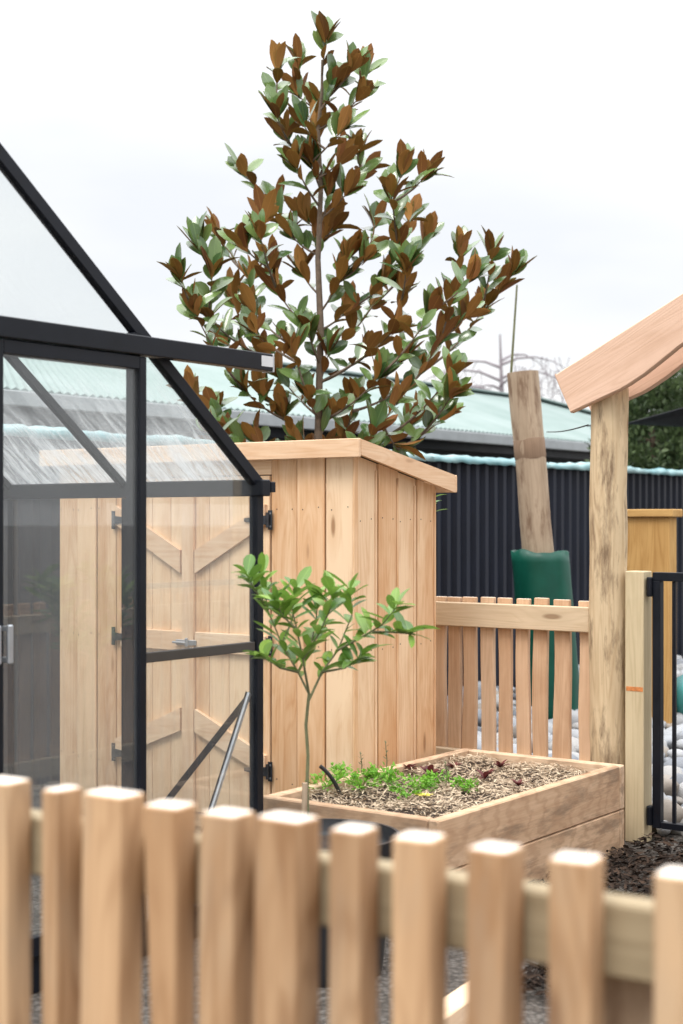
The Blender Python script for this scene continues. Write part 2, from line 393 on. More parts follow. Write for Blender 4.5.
# ------------------------------------------------------------------ house behind the dark fence
def house():
    vE, vR, vB = 6.14, 8.9, 11.66; u0, u1 = 2.0, 21.2; zE, zR = 2.62, 3.56
    h = empty('house', P(u0, vE), ANG, 'low house with a pale green sheet metal roof behind the dark fence', 'house')
    L = u1-u0; Dp = vB-vE
    m = MB(); m.box((.5, .5, 0), (L-.5, Dp-.5, zE-.12), .0); m.build('wall', M_WALLB, h)
    # corrugated roof planes, hipped at both ends
    m = MB(); r = 2.76
    def plane(a, b, c, d, n):    # a-b eave, d-c ridge; corrugation ribs run eave to ridge
        a, b, c, d = map(Vector, (a, b, c, d)); nn = (b-a).cross(d-a).normalized()
        vs = []; fs = []
        for i in range(n+1):
            t_ = i/n; e = a.lerp(b, t_); q = d.lerp(c, t_); o_ = nn*(.012 if i % 2 else -.012)
            vs += [e+o_, q+o_, e+o_-nn*.03, q+o_-nn*.03]
        for i in range(n):
            k = 4*i
            fs += [(k, k+4, k+5, k+1), (k+2, k+3, k+7, k+6), (k, k+2, k+6, k+4), (k+1, k+5, k+7, k+3)]
        m.add(vs, fs)
    A, B, C, D = (0, 0, zE), (L, 0, zE), (L, Dp, zE), (0, Dp, zE); R0, R1 = (r, Dp/2, zR), (L-r, Dp/2, zR)
    plane(A, B, R1, R0, 380); plane(B, C, R1, R1, 60); plane(C, D, R0, R1, 380); plane(D, A, R0, R0, 60)
    m.build('roof', M_ROOF, h)
    m = MB()
    for a, b in (((r-.1, Dp/2, zR+.03), (L-r+.1, Dp/2, zR+.03)), ((L-r, Dp/2, zR+.02), (L, 0, zE+.03)), ((L-r, Dp/2, zR+.02), (L, Dp, zE+.03))):
        m.board(a, b, (0, 1, 0), .3, .03, .01)
    m.build('ridge_cap', M_ROOF, h)
    m = MB(); m.box((0, -.13, zE-.16), (L, -.02, zE-.03), .01); m.build('gutter', M_GUTTER, h)
    m = MB(); m.box((0, .0, zE-.26), (L, .03, zE-.07), .0); m.build('fascia', M_BLACK, h)
    for k in range(4):
        w_ = MB(); x = 7+k*3.2; w_.box((x, .46, .9), (x+1.4, .497, 2.1), .005); f = w_.build('window', M_GUTTER, h)
        p_ = MB(); p_.box((x+.06, .45, .96), (x+1.34, .459, 2.04), .0); p_.build('pane', M_BLACK, f)
house()

# ------------------------------------------------------------------ dark corrugated fence
FV = 2.81
def dark_fence():
    u0, u1, H = -2.0, 17.0, 1.99
    f = empty('corrugated_fence', P(u0, FV), ANG, 'tall dark corrugated steel fence running across behind the garden', 'fence')
    m = MB(); pitch = .15; n = int((u1-u0)/pitch*6); vs = []; fs = []
    for i in range(n+1):
        x = (u1-u0)*i/n; ph = (x/pitch) % 1.0
        y = -.036 if ph < .38 else (-.036+(ph-.38)/.12*.036 if ph < .5 else (0 if ph < .88 else -(ph-.88)/.12*.036))
        for (dy, z) in ((y, 0), (y, H), (y+.012, 0), (y+.012, H)): vs.append((x, dy, z))
    for i in range(n):
        k = 4*i; fs += [(k, k+4, k+5, k+1), (k+2, k+3, k+7, k+6), (k+1, k+5, k+7, k+3)]
    m.add(vs, fs); m.build('steel_sheet', M_FENCE, f)
    for k in range(8):
        m = MB(); x = .3+k*2.4; m.box((x, .02, 0), (x+.09, .11, H-.1), .003); m.build('post', M_FENCE, f)
    m = MB(); m.box((0, .016, 1.75), (u1-u0, .019+.001, 1.84), 0); m.build('rail', M_FENCE, f)
    # crumpled sheeting laid along its top
    m = MB(); vs = []; fs = []; n = 420; rows = 7
    for i in range(n+1):
        x = (u1-u0)*i/n
        for j in range(rows):
            a = math.pi*j/(rows-1); w_ = .08+.03*noise.noise(Vector((x*1.1, 3, 0))); hh = .075+.055*noise.noise(Vector((x*1.6, 0, 0)))+.02*noise.noise(Vector((x*7, 4, 0)))
            y = -.012-w_*math.cos(a)+.02*noise.noise(Vector((x*5, j, 1))); z = H-.015+max(.015, hh*.7)*math.sin(a)+.014*noise.noise(Vector((x*9, j*2., 2)))
            if j in (0, rows-1): z -= .015
            vs.append((x, y, z))
    for i in range(n):
        for j in range(rows-1):
            k = i*rows+j; fs.append((k, k+rows, k+rows+1, k+1))
    m.add(vs, fs); o = m.build('plastic_sheeting', M_FILM, smooth=60); o.location = P(u0, FV); o.rotation_euler.z = ANG
    md = o.modifiers.new('thick', 'SOLIDIFY'); md.thickness = .004
    tag(o, 'crumpled pale teal plastic sheeting lying along the top of the dark fence', 'plastic sheet')
dark_fence()

# ------------------------------------------------------------------ leaves
def leaf(m, base, dirv, up, L, W, curl=.15, fold=.25, mi=(0, 0), rnd=None, thick=.0012, two=True, nseg=5):
    d = dirv.normalized(); s_ = d.cross(up)
    if s_.length < 1e-3: s_ = d.orthogonal()
    s_.normalize(); n = s_.cross(d).normalized()
    rnd = random.random() if rnd is None else rnd
    prof = {5: [.06, .62, .95, 1., .72, .06], 3: [.12, 1., .62, 0.]}[nseg]
    vs = []; g_ = []
    for i in range(nseg+1):
        t_ = (0, .2, .42, .64, .85, 1)[i] if nseg == 5 else i/nseg; c = base + d*L*t_ - n*curl*L*t_*t_
        wd = W/2*prof[i]
        vs += [c+s_*wd+n*fold*wd, c, c-s_*wd+n*fold*wd]; g_ += [(t_, .5*prof[i], 0), (t_, 0, 0), (t_, -.5*prof[i], 0)]
    fs = []
    for i in range(nseg):
        k = 3*i; fs += [(k, k+1, k+4, k+3), (k+1, k+2, k+5, k+4)]
    m.add(vs, fs, g_, rnd, mi[0])
    if two:
        vs2 = [v_-n*thick for v_ in vs]; m.add(vs2, [tuple(reversed(f)) for f in fs], g_, random.random(), mi[1])

# ------------------------------------------------------------------ magnolia
def rv(s=1): return Vector((random.uniform(-s, s), random.uniform(-s, s), random.uniform(-s, s)))
def magnolia():
    base = at(318, 520, 9.0); base.z = 0; D = 9.0
    root = empty('magnolia_tree', base, 0, 'tall magnolia with glossy green leaves and rust brown undersides, standing behind the shed', 'tree')
    tips = [(323,29),(277,52),(302,52),(351,58),(368,61),(362,84),(278,100),(285,129),(323,93),(317,118),(359,138),(365,160),(244,161),(404,160),(428,163),(346,182),(327,180),(294,155),(309,148),(298,80),(278,190),
        (179,266),(200,229),(216,224),(242,234),(211,261),(250,263),(195,295),(211,305),(255,300),(276,279),(287,218),(263,205),(226,332),(292,332),(263,345),(308,313),(319,226),(190,379),(211,398),(240,374),(261,379),(255,430),(282,405),(298,432),(229,419),
        (392,180),(374,214),(411,208),(425,227),(367,249),(405,255),(458,239),(489,246),(514,261),(449,286),(471,267),(480,300),(392,317),(349,246),(349,299),(421,361),(449,361),(455,380),(442,405),(377,367),(355,389),(377,420),(411,411),(342,427),(439,330),(405,285),(339,267),(385,270),
        (335,70),(340,115),(300,110),(305,205),(335,215),(270,245),(300,260),(230,285),(375,290),(400,345),(370,335),(330,340),(330,400),(310,380),(395,390),(430,300),(500,275),(465,300),(250,320),(280,365),(320,440),(215,425),(395,435),(360,440),(340,150),(260,222),(395,232)]
    nodes = []   # (pos, parent)
    def local(px, y, dd): return at(px, y, D+dd) - base
    tr = [local(318, 520+F*EYE/D-6, 0), local(319, 600, .0), local(317, 480, .02), local(319, 400, 0), local(321, 330, .0), local(318, 260, .03), local(321, 190, 0), local(318, 130, .02), local(322, 92, 0), local(322, 60, 0)]
    m = MB(); fine = []
    for i in range(len(tr)-1):
        for k in range(4): fine.append(tr[i].lerp(tr[i+1], k/4))
    fine.append(tr[-1])
    m.tube(fine, [.026*(1-i/len(fine))**.8+.004 for i in range(len(fine))], 10, lump=.15)
    tk = m.build('trunk', M_BARK, root, 60)
    for i, p_ in enumerate(fine):
        if i > 5: nodes.append(p_)
    br = MB(); lf = MB()
    T = []
    for (x, y) in tips:
        rad = min(1.0, .25+abs(x-320)/200); T.append((x, y, local(x+random.uniform(-3, 3), y+12+random.uniform(-3, 3), random.uniform(-.75, .75)*rad)))
    T.sort(key=lambda q: abs(q[0]-320)+.3*abs(q[1]-300))
    dens = []
    for x, y, tp in T:
        best = None; bc = 1e9
        for p_ in nodes:
            dz = tp.z-p_.z; dh = math.hypot(tp.x-p_.x, tp.y-p_.y)
            if dz < .45*dh*.9 + .05 and tp.z > 1.95: continue
            c = (tp-p_).length + .25*abs(dz-dh*.9)
            if c < bc and (tp-p_).length > .12: bc = c; best = p_
        if best is None: best = min(nodes, key=lambda p_: (tp-p_).length)
        a = best; Ln = (tp-a).length
        d0 = (tp-a); out_ = Vector((d0.x, d0.y, 0))
        mid = a.lerp(tp, .5) + out_*.10 - Vector((0, 0, .07*Ln)) + rv(.03)*Ln
        pts = []
        for k in range(8):
            t_ = k/7; pts.append(a*(1-t_)**2 + mid*2*t_*(1-t_) + tp*t_*t_)
        r0 = .004+.006*min(1, Ln/1.0)
        br.tube(pts, [r0*(1-t_/7)+.0025 for t_ in range(8)], 6)
        nodes += pts[2:]
        # leaves: whorl at the tip and scattered back along the shoot
        end = (pts[-1]-pts[-2]).normalized()
        for k in range(random.randint(7, 10)):
            az = 2*math.pi*k/9+random.random()*.6; tw = Vector((0, -1.3, .4)) if random.random() < .22 else Vector(); o1 = end.orthogonal().normalized(); o2 = end.cross(o1)
            rad = o1*math.cos(az)+o2*math.sin(az); spr = random.uniform(.2, 1.0)
            dv = (end + Vector((0, 0, .6)) + rad*spr).normalized()
            up_ = (end*.5 - rad*.9 + rv(.5) + tw)
            leaf(lf, pts[-1]+rad*.008-end*random.uniform(0, .05), dv, up_, random.uniform(.12, .21), random.uniform(.055, .085), random.uniform(-.05, .22), random.uniform(.1, .35), (0, 1))
        back = min(Ln*.8, .6); cnt = int(back/.042)
        for k in range(cnt):
            t_ = 1-(k+.5)/cnt*back/Ln; t_ = max(.1, t_); q = a*(1-t_)**2 + mid*2*t_*(1-t_) + tp*t_*t_
            az = k*2.4; rad = Vector((math.cos(az), math.sin(az), 0)); 
            dv = (end*.6 + rad*random.uniform(.5, 1.) + Vector((0, 0, random.uniform(-.1, .6)))).normalized()
            leaf(lf, q, dv, Vector((0, 0, .7)) + end*.3 + rv(.6) + (Vector((0, -1.5, .3)) if random.random() < .42 else Vector()), random.uniform(.10, .19), random.uniform(.045, .08), random.uniform(-.1, .5), random.uniform(.1, .5), (0, 1))
    br.build('branch', M_BARK, tk, 60)
    lf.build('crown', [M_MAGT, M_MAGU], root, 80)
magnolia()

# ------------------------------------------------------------------ bare weeping tree far off, hedge trees, shade sail
def bare_tree():
    base = at(500, 520, 38); base.z = 0
    root = empty('bare_tree', base, 0, 'faint leafless weeping tree far behind the green roof', 'tree')
    m = MB(); m.tube([(0, 0, 0), (.1, 0, 1.5), (-.05, 0, 3.), (.05, 0, 4.6), (0, 0, 6.2)], [.16, .13, .10, .06, .02], 8); tk = m.build('trunk', M_TWIG, root)
    m = MB()
    for k in range(26):
        az = random.random()*6.28; z0 = random.uniform(2.6, 5.6); L = random.uniform(.7, 2.3); o = Vector((math.cos(az), math.sin(az), 0))
        pts = [Vector((0, 0, z0))+o*L*t_+Vector((0, 0, .9*t_-1.0*t_*t_))*L*.6 for t_ in (0, .25, .5, .75, 1)]
        m.tube(pts, [.04, .03, .022, .014, .008], 4)
        for j in range(12):
            q = pts[0].lerp(pts[-1], random.uniform(.3, 1)); q.z = pts[2].z if random.random() < .4 else q.z
            H = random.uniform(.5, 1.7); p2 = [q+Vector((random.uniform(-.12, .12)*i, random.uniform(-.1, .1), -H*i/4+.05*i)) for i in range(5)]
            m.tube(p2, [.012, .01, .008, .007, .005], 3)
    m.build('crown', M_TWIG, root)
bare_tree()
def hedge_tree(px, d, h, rx, label):
    base = at(px, 520, d); base.z = 0
    root = empty('hedge_tree', base, 0, label, 'tree', 'dense green trees behind the arch')
    m = MB(); m.tube([(0, 0, 0), (.03, 0, h*.5), (0, 0, h*.9)], [.09, .06, .015], 8)
    for k in range(22):
        az = k*2.4; z0 = h*random.uniform(.15, .85); o = Vector((math.cos(az), math.sin(az), .5)); m.tube([(0, 0, z0), Vector((0, 0, z0))+o*rx*.7*(1.1-z0/h)], [.02, .006], 4)
    m.build('trunk', M_BARK, root)
    lf = MB()
    for c in range(260):
        z = h*random.uniform(.06, 1.0); rr = rx*(1-max(0, (z/h-.45))**2*2.4)*random.uniform(.55, 1.05); az = random.random()*6.28
        c0 = Vector((math.cos(az)*rr, math.sin(az)*rr, z)); sr = random.uniform(.10, .24); tone = random.random()
        for j in range(34):
            o = rv(1); o = o.normalized()*sr*random.uniform(.5, 1.1)
            leaf(lf, c0+o, (o+Vector((0, 0, .1))).normalized()+rv(.5), rv(1), .085, .048, .1, .2, (0, 0), min(1, max(0, tone*.7+random.random()*.3)), two=False, nseg=3)
    lf.build('crown', M_HEDGE, root)
hedge_tree(652, 17.2, 3.15, .62, 'bushy dark green tree just right of the round arch post')
hedge_tree(705, 18.6, 3.6, .85, 'taller green tree at the right edge behind the shade sail')
hedge_tree(625, 19.0, 2.85, .5, 'small green tree mostly hidden behind the round arch post')
def sail():
    a, b, c = at(626, 423, 14), at(790, 378, 13), at(790, 431, 16)
    root = empty('shade_sail', (b.x, b.y, 0), 0, 'black triangular shade sail stretched in front of the green trees', 'shade sail')
    off = Vector((b.x, b.y, 0)); m = MB(); n = 14; vs = []; idx = {}
    for i in range(n+1):
        for j in range(n+1-i):
            s_, t_ = i/n, j/n; r_ = 1-s_-t_
            p_ = a*r_+b*s_+c*t_; p_ = p_ - Vector((0, 0, 1))*(.5*r_*s_*t_*3)
            cen = (a+b+c)/3; edge = 4*(r_*s_+s_*t_+t_*r_)*.0
            idx[i, j] = len(vs); vs.append(p_-off)
    fs = []
    for i in range(n):
        for j in range(n-i):
            fs.append((idx[i, j], idx[i+1, j], idx[i, j+1]))
            if j < n-i-1: fs.append((idx[i+1, j], idx[i+1, j+1], idx[i, j+1]))
    m.add(vs, fs); o = m.build('cloth', M_SAIL, root, 60); md = o.modifiers.new('t', 'SOLIDIFY'); md.thickness = .012
    for q in (b, c):
        m = MB(); q = q-off; m.tube([(q.x+.05, q.y, 0), (q.x+.05, q.y, q.z+.1)], .05, 12); m.build('pole', M_BLACK, root)
    m = MB(); q = a-off; m.tube([q, q+Vector((-.35, .1, -.02))], .008, 6); m.build('tie_rope', M_WIRE, root)
sail()

# ------------------------------------------------------------------ leaning log in its green guard, stake, wire, honey pine post
D2 = 11.0
def lean():
    b = at(552, 705, D2); t_ = at(523, 372, D2); ax = (t_-b).normalized()
    top_g = at(539, 551, D2)
    g0 = b - ax*(.14/ax.z)
    m = MB(); n = 14; pts = [g0.lerp(t_, i/n) - g0 for i in range(n+1)]
    m.tube(pts, [.120-.008*i/n for i in range(n+1)], 24, lump=.10)
    m.tube([g0.lerp(t_, k)-g0 for k in (.752, .757, .806, .811)], [.112, .1165, .1165, .112], 24, mi=1, cap=False)
    o = m.build('leaning_log', [W_LEAN, W_BAND], smooth=50); o.location = g0
    tag(o, 'thick weathered round log leaning left, its foot inside the green plastic guard', 'post')
    m = MB(); vs = []; fs = []; N_ = 56; n = 16
    for i in range(n+1):
        c = g0.lerp(top_g, i/n) - g0
        for j in range(N_):
            a = 2*math.pi*j/N_; rr = .212+.006*noise.noise(Vector((math.cos(a)*2, math.sin(a)*2, i*.25)))
            dz = (.02*noise.noise(Vector((math.cos(a)*2.2, math.sin(a)*2.2, 5)))+.004*math.sin(5*a)) if i == n else 0
            vs.append(c+Vector((math.cos(a)*rr, math.sin(a)*rr, dz)))
    for i in range(n):
        for j in range(N_): fs.append((i*N_+j, i*N_+(j+1) % N_, (i+1)*N_+(j+1) % N_, (i+1)*N_+j))
    m.add(vs, fs); o = m.build('tree_guard', M_GUARD, smooth=60); o.location = g0+Vector((.005, 0, 0))
    md = o.modifiers.new('t', 'SOLIDIFY'); md.thickness = .008
    tag(o, 'dark green plastic guard wrapped round the foot of the leaning log', 'tree guard')
    a, b_ = at(511, 375, D2+.2), at(517, 285, D2+.2); foot = at(552, 690, D2+.28); foot.z = 0
    m = MB(); m.tube([Vector((0, 0, 0)), at(537, 520, D2+.25)-foot, a-foot, b_-foot], [.014, .012, .010, .007], 8)
    o = m.build('garden_stake', M_GSTEM, smooth=60); o.location = foot; tag(o, 'thin green stake rising behind the leaning log', 'stake')
    p0, p1 = at(547, 432, D2-.1), at(588, 425, 7.35); m = MB()
    pts = [p0.lerp(p1, i/10)-Vector((0, 0, .012*math.sin(math.pi*i/10)))-p0 for i in range(11)]; m.tube(pts, .004, 5)
    o = m.build('wire', M_WIRE, smooth=60); o.location = p0; tag(o, 'thin dark wire strung from the leaning log to the round arch post', 'wire')
lean()
def pine_post():
    u, v = u_at(667, 0), 0
    c = at(651, 520, 10.5); c.z = 0
    root = empty('capped_post', c, ANG, 'honey coloured pine post with a flat cap, behind the round arch post', 'post')
    m = MB(); m.box((-.06, -.165, 0), (.06, .165, 1.52), .004, axis=2); m.build('board', W_BOX, root)
    m = MB(); m.box((-.09, -.20, 1.521), (.09, .20, 1.575), .005, axis=1); m.build('cap', W_BOX, root)
pine_post()

def shrub():
    b = at(433, 520, 8.2); b.z = 0; m = MB(); root = empty('leafy_shoot', b, 0, 'small green leafy shoot peeping out behind the right corner of the shed', 'plant')
    m.tube([(0, 0, 0), (.01, 0, .8), (.0, 0, 1.62)], [.008, .006, .003], 6); m.build('stem', M_GSTEM, root); lf = MB()
    for k in range(6):
        az = k*2.4; leaf(lf, Vector((0, 0, 1.54+k*.016)), Vector((math.cos(az), math.sin(az), .45)), Vector((0, 0, 1)), .085, .026, .2, .3, two=False)
    lf.build('foliage', M_LEMON, root)
shrub()
# ------------------------------------------------------------------ garden shed
SU, SV = .99, .26
def shed():
    root = empty('garden_shed', P(SU, SV), ANG, 'pale timber board garden shed with double braced doors and a sloping roof', 'shed')
    Wd, Dp = 1.87, .66; HF, HB = 1.83, 1.70
    def vboards_front(v0, v1, z0, z1, m, n, x=0):
        w_ = (v1-v0)/n
        for i in range(n):
            a = v0+i*w_; pr = .009 if i % 2 else 0
            m.box((x-.002-pr, a+.0025, z0), (x+.018-pr, a+w_-.0025, z1), .004, axis=2)
    def nail(m, x, y, z, ax): m.tube([Vector((x, y, z)), Vector((x, y, z))+Vector(ax)*.0015], .0028, 6, mi=1)
    m = MB(); vboards_front(.0, .47, .03, HF-.05, m, 3); vboards_front(1.46, Wd, .03, HF-.05, m, 3); 
    m.box((0.004, .47, HF-.12), (.02, 1.46, HF-.05), .002); m.box((.004, .47, .03), (.02, 1.46, .09), .002)
    for i in range(6):
        a = i*.1567 if i < 3 else 1.46+(i-3)*.1367
        for z in (.3, .92, 1.55):
            for q in (.03, .12): nail(m, -.0025-(.009 if i % 2 == (0 if i > 2 else 1) else 0), a+q, z+random.uniform(-.01, .01), (-1, 0, 0))
    m.build('front_wall', [W_SHED, M_HINGE], root)
    m = MB(); n = 4; w_ = (Dp-.019)/n
    for i in range(n):
        a = .019+i*w_; pr = .010 if i % 2 else 0
        def zt(x): return HF-.04+(HB-HF)*x/Dp
        # sloping head on each board
        x0, x1 = a+.0025, a+w_-.0025; r_ = random.random()
        vs = [(x0, -pr, .03), (x1, -pr, .03), (x1, -pr, zt(x1)), (x0, -pr, zt(x0)), (x0, .018, .03), (x1, .018, .03), (x1, .018, zt(x1)), (x0, .018, zt(x0))]
        fs = [(0, 1, 2, 3), (7, 6, 5, 4), (1, 5, 6, 2), (4, 0, 3, 7), (3, 2, 6, 7), (4, 5, 1, 0)]
        gg = [(z+r_*31, x+r_*7, y) for x, y, z in vs]
        m.add(vs, fs, gg, r_)
        for z in (.3, .92, 1.5):
            for q in (.03, .115): nail(m, a+q, -pr-.0005, z+random.uniform(-.01, .01), (0, -1, 0))
        m.box((x1-.0145, -pr-.006, .03), (x1-.002, -pr-.0005, zt(x1)-.03), .002, rnd=r_, axis=2)
    m.box((-.014, -.012, .03), (-.003+.0215, -.0015, HF-.05), .003, rnd=.3, axis=2)
    m.build('side_wall', [W_SHED, M_HINGE], root)
    m = MB(); m.box((Dp, 0, .03), (Dp+.018, Wd, HB-.05), .002, axis=2); m.build('back_wall', W_SHED, root)
    m = MB(); m.box((.02, Wd-.018, .03), (Dp-.001, Wd, HB-.05), .002, axis=2); m.build('side_wall', W_SHED, root)
    # floor bearers
    m = MB(); m.box((.02, .02, 0), (Dp-.02, Wd-.02, .028), .0); m.build('floor', W_PINE, root)
    # roof: sheet and fascia boards
    sl = (HB-HF)/Dp
    def zr(x): return HF+sl*x
    x0, x1, y0, y1 = -.055, Dp+.065, -.06, Wd+.05
    m = MB(); m.board(((x0+.02), (y0+y1)/2, zr(x0+.02)+.004), ((x1-.02), (y0+y1)/2, zr(x1-.02)+.004), (0, 1, 0), y1-y0-.05, .02, .002); m.build('roof', M_FENCE, root)
    m = MB(); m.box((x0-.021, y0-.02, HF-.055), (x0-.001, y1+.02, HF+.028), .003, axis=1); m.build('fascia', W_SHEDTRIM, root)
    for (yy) in (y0-.02, y1):
        m = MB()
        z0, z1 = zr(x0), zr(x1); r_ = random.random()
        vs = [(x0-.0, yy, z0-.055), (x1, yy, z1-.055), (x1, yy, z1+.028), (x0, yy, z0+.014), (x0, yy+.02, z0-.055), (x1, yy+.02, z1-.055), (x1, yy+.02, z1+.028), (x0, yy+.02, z0+.014)]
        m.add(vs, [(0, 1, 2, 3), (7, 6, 5, 4), (1, 5, 6, 2), (4, 0, 3, 7), (3, 2, 6, 7), (4, 5, 1, 0)], [(x+r_*9, z, y) for x, y, z in vs], r_)
        m.build('barge_board', W_SHEDTRIM, root)
    m = MB(); m.box((x1, y0-.02, zr(x1)-.055), (x1+.02, y1+.02, zr(x1)+.028), .003, axis=1); m.build('fascia', W_SHEDTRIM, root)
    # doors
    for side in (0, 1):
        a0, a1 = (.475, .963) if side == 0 else (.967, 1.455)
        hy = a0 if side == 0 else a1; cy = a1 if side == 0 else a0; sgn = 1 if side == 0 else -1
        m = MB(); n = 4; w_ = (a1-a0)/n
        for i in range(n): m.box((-.006, a0+i*w_+.001, .10), (.014, a0+(i+1)*w_-.001, HF-.125), .003, axis=2)
        dr = m.build('door', W_SHED, root)
        zs = (1.50, .92, .34); t_ = .02
        for k in range(3):
            m = MB()
            if k == 1: m.box((-.027, min(hy, cy)+.012, zs[1]-.05), (-.007, max(hy, cy)-.045*1, zs[1]+.045), .003); nm = 'ledger'
            else:
                z_h = zs[k]; z_c = z_h-.20 if k == 0 else z_h+.20
                y_h = hy+sgn*.012; y_c = cy-sgn*.045; hw = .055
                poly = [(y_h, z_h-hw*.4), (y_c, z_c-hw), (y_c, z_c+hw), (y_h, z_h+hw*1.3)]
                if sgn < 0: poly = poly[::-1]
                m.prism(poly, (1, 0, 0), (-.0265, 0, 0), (0, 1, 0), (0, 0, 1), .020); nm = 'brace'
            m.build(nm, W_SHEDTRIM, dr)
            m = MB()      # T hinge: plate on the jamb, tapered strap on the door
            m.box((-.0165, hy-sgn*.012-.012, zs[k]-.045), (-.0135, hy-sgn*.012+.012, zs[k]+.045), .0)
            y0_, y1_ = hy-sgn*.005, hy+sgn*.13
            poly = [(y0_, zs[k]-.022), (y1_, zs[k]-.008), (y1_, zs[k]+.008), (y0_, zs[k]+.022)]
            if sgn < 0: poly = poly[::-1]
            m.prism(poly, (1, 0, 0), (-.0325, 0, 0), (0, 1, 0), (0, 0, 1), .004)
            m.tube([(-.024, hy-sgn*.004, zs[k]-.035), (-.024, hy-sgn*.004, zs[k]+.035)], .008, 10)
            for q in (-.03, .03): m.tube([(-.018, hy-sgn*.014, zs[k]+q), (-.0165, hy-sgn*.014, zs[k]+q)], .005, 8, mi=1)
            m.build('hinge', [M_HINGE, M_GREYCOAT], dr)
        if side == 0:
            m = MB(); m.box((-.028, .925, .10), (-.008, 1.0, HF-.13), .003, axis=2); m.build('cover_strip', W_SHEDTRIM, dr)
            m = MB(); m.box((-.036, .90, .90), (-.029, 1.03, .925), .002)
            m.tube([(-.045, .95, .912), (-.045, 1.04, .912)], .006, 8); m.box((-.05, .945, .895), (-.037, .96, .935), .002); m.build('latch', M_GREYCOAT, dr)
shed()

# ------------------------------------------------------------------ raised bed
BU0, BU1, BV0, BV1, BH = .225, 1.79, -.668, .175, .40
def bed():
    root = empty('raised_bed', P(BU0, BV0), ANG, 'raised bed of rough timber sleepers filled with straw mulch', 'garden bed')
    Lu, Lv, T = BU1-BU0, BV1-BV0, .048
    for k in range(2):
        z0, z1 = k*.2+.001, k*.2+.198
        for (lo, hi) in (((0, 0, z0), (Lu-T-.002, T, z1)), ((0, T+.002, z0), (T, Lv, z1)), ((T+.002, Lv-T, z0), (Lu-.0, Lv, z1)), ((Lu-T, .0, z0), (Lu, Lv-T-.002, z1))):
            m = MB(); m.box(lo, hi, .005); m.build('sleeper', W_SLEEP, root)
    m = MB(); n = 26; vs = []; fs = []
    for i in range(n+1):
        for j in range(n+1):
            x = T+.001+(Lu-2*T-.002)*i/n; y = T+.001+(Lv-2*T-.002)*j/n
            vs.append((x, y, .352+.03*noise.noise(Vector((x*5, y*5, 1)))))
    for i in range(n):
        for j in range(n): k = i*(n+1)+j; fs.append((k, k+n+1, k+n+2, k+1))
    m.add(vs, fs); m.build('soil', M_SOIL, root)
    # straw
    m = MB()
    for k in range(8500):
        x = random.uniform(T+.01, Lu-T-.01); y = random.uniform(T+.01, Lv-T-.01)
        if noise.noise(Vector((x*4, y*4, 7))) < -.32 and random.random() < .85: continue
        z = .352+.03*noise.noise(Vector((x*5, y*5, 1)))+random.uniform(.0, .03)
        az = random.random()*6.28; L = random.uniform(.015, .05); d = Vector((math.cos(az), math.sin(az), random.uniform(-.3, .45)))
        x = min(max(x, T+.03), Lu-T-.03); y = min(max(y, T+.03), Lv-T-.03)
        leaf(m, Vector((x, y, z)), d, Vector((0, 0, 1))+rv(.6), L, random.uniform(.003, .009), random.uniform(-.2, .4), .3, (0, 0), min(1, random.random()**.8), two=False, nseg=3)
    o = m.build('straw_mulch', M_STRAW); o.location = P(BU0, BV0, 0); o.rotation_euler.z = ANG
    tag(o, 'loose pale brown straw mulch covering the raised bed', 'straw mulch', kind='stuff')
bed()
def herb(px, y, size, lab):
    b = at_z(px, y, .375); m = MB()
    for k in range(15):
        az = random.random()*6.28; el = random.uniform(.35, 1.3); d = Vector((math.cos(az)*math.cos(el)*1.5, math.sin(az)*math.cos(el)*1.5, math.sin(el)))
        L = size*random.uniform(.5, 1); m.tube([(0, 0, 0), d*L*.6, d*L], .0015, 4)
        for j in range(8):
            q = d*L*random.uniform(.55, 1.05)+rv(.018); leaf(m, q, d+rv(.9), Vector((0, 0, 1))+rv(.4), random.uniform(.014, .026), random.uniform(.010, .018), .2, .2, (0, 0), two=False, nseg=3)
    o = m.build('parsley_plant', M_HERB); o.location = b; tag(o, lab, 'plant', 'green herbs in the raised bed')
for a in ((323, 790, .095, 'largest leafy herb, leftmost beside the black pipe'), (346, 780, .08, 'bright herb behind the black pipe, second from the left'), (362, 789, .07, 'low herb just right of the black pipe'),
          (389, 783, .07, 'herb clump in the middle of the row, towards the shed'), (406, 797, .085, 'full bright green herb nearest the front sleeper'), (421, 789, .06, 'small herb beside the yellow leaf'),
          (439, 783, .055, 'small herb right of the yellow leaf'), (466, 790, .05, 'small upright herb rightmost in the bed'), (374, 779, .06, 'small herb at the back edge near the shed')):
    herb(*a)
def lettuce(px, y, s, lab):
    b = at_z(px, y, .375); m = MB()
    for k in range(9):
        az = k*2.4; el = random.uniform(.4, 1.2); d = Vector((math.cos(az)*math.cos(el), math.sin(az)*math.cos(el), math.sin(el)))
        leaf(m, Vector((0, 0, 0)), d, Vector((0, 0, 1)), s*random.uniform(.7, 1.1), s*.4, .3, .3, (0, 0), two=False)
    o = m.build('red_lettuce', M_RED); o.location = b; tag(o, lab, 'plant', 'dark red seedlings in the raised bed')
for a in ((430, 776, .07, 'dark red seedling left of the others, near the shed corner'), (409, 770, .055, 'dark red seedling leftmost against the rear sleeper'), (485, 779, .06, 'dark red seedling in the straw in mid bed'), (518, 786, .05, 'dark red seedling rightmost in the straw'), (452, 768, .05, 'dark red seedling beside the rear left sleeper'), (500, 768, .05, 'dark red seedling towards the far picket fence')):
    lettuce(*a)
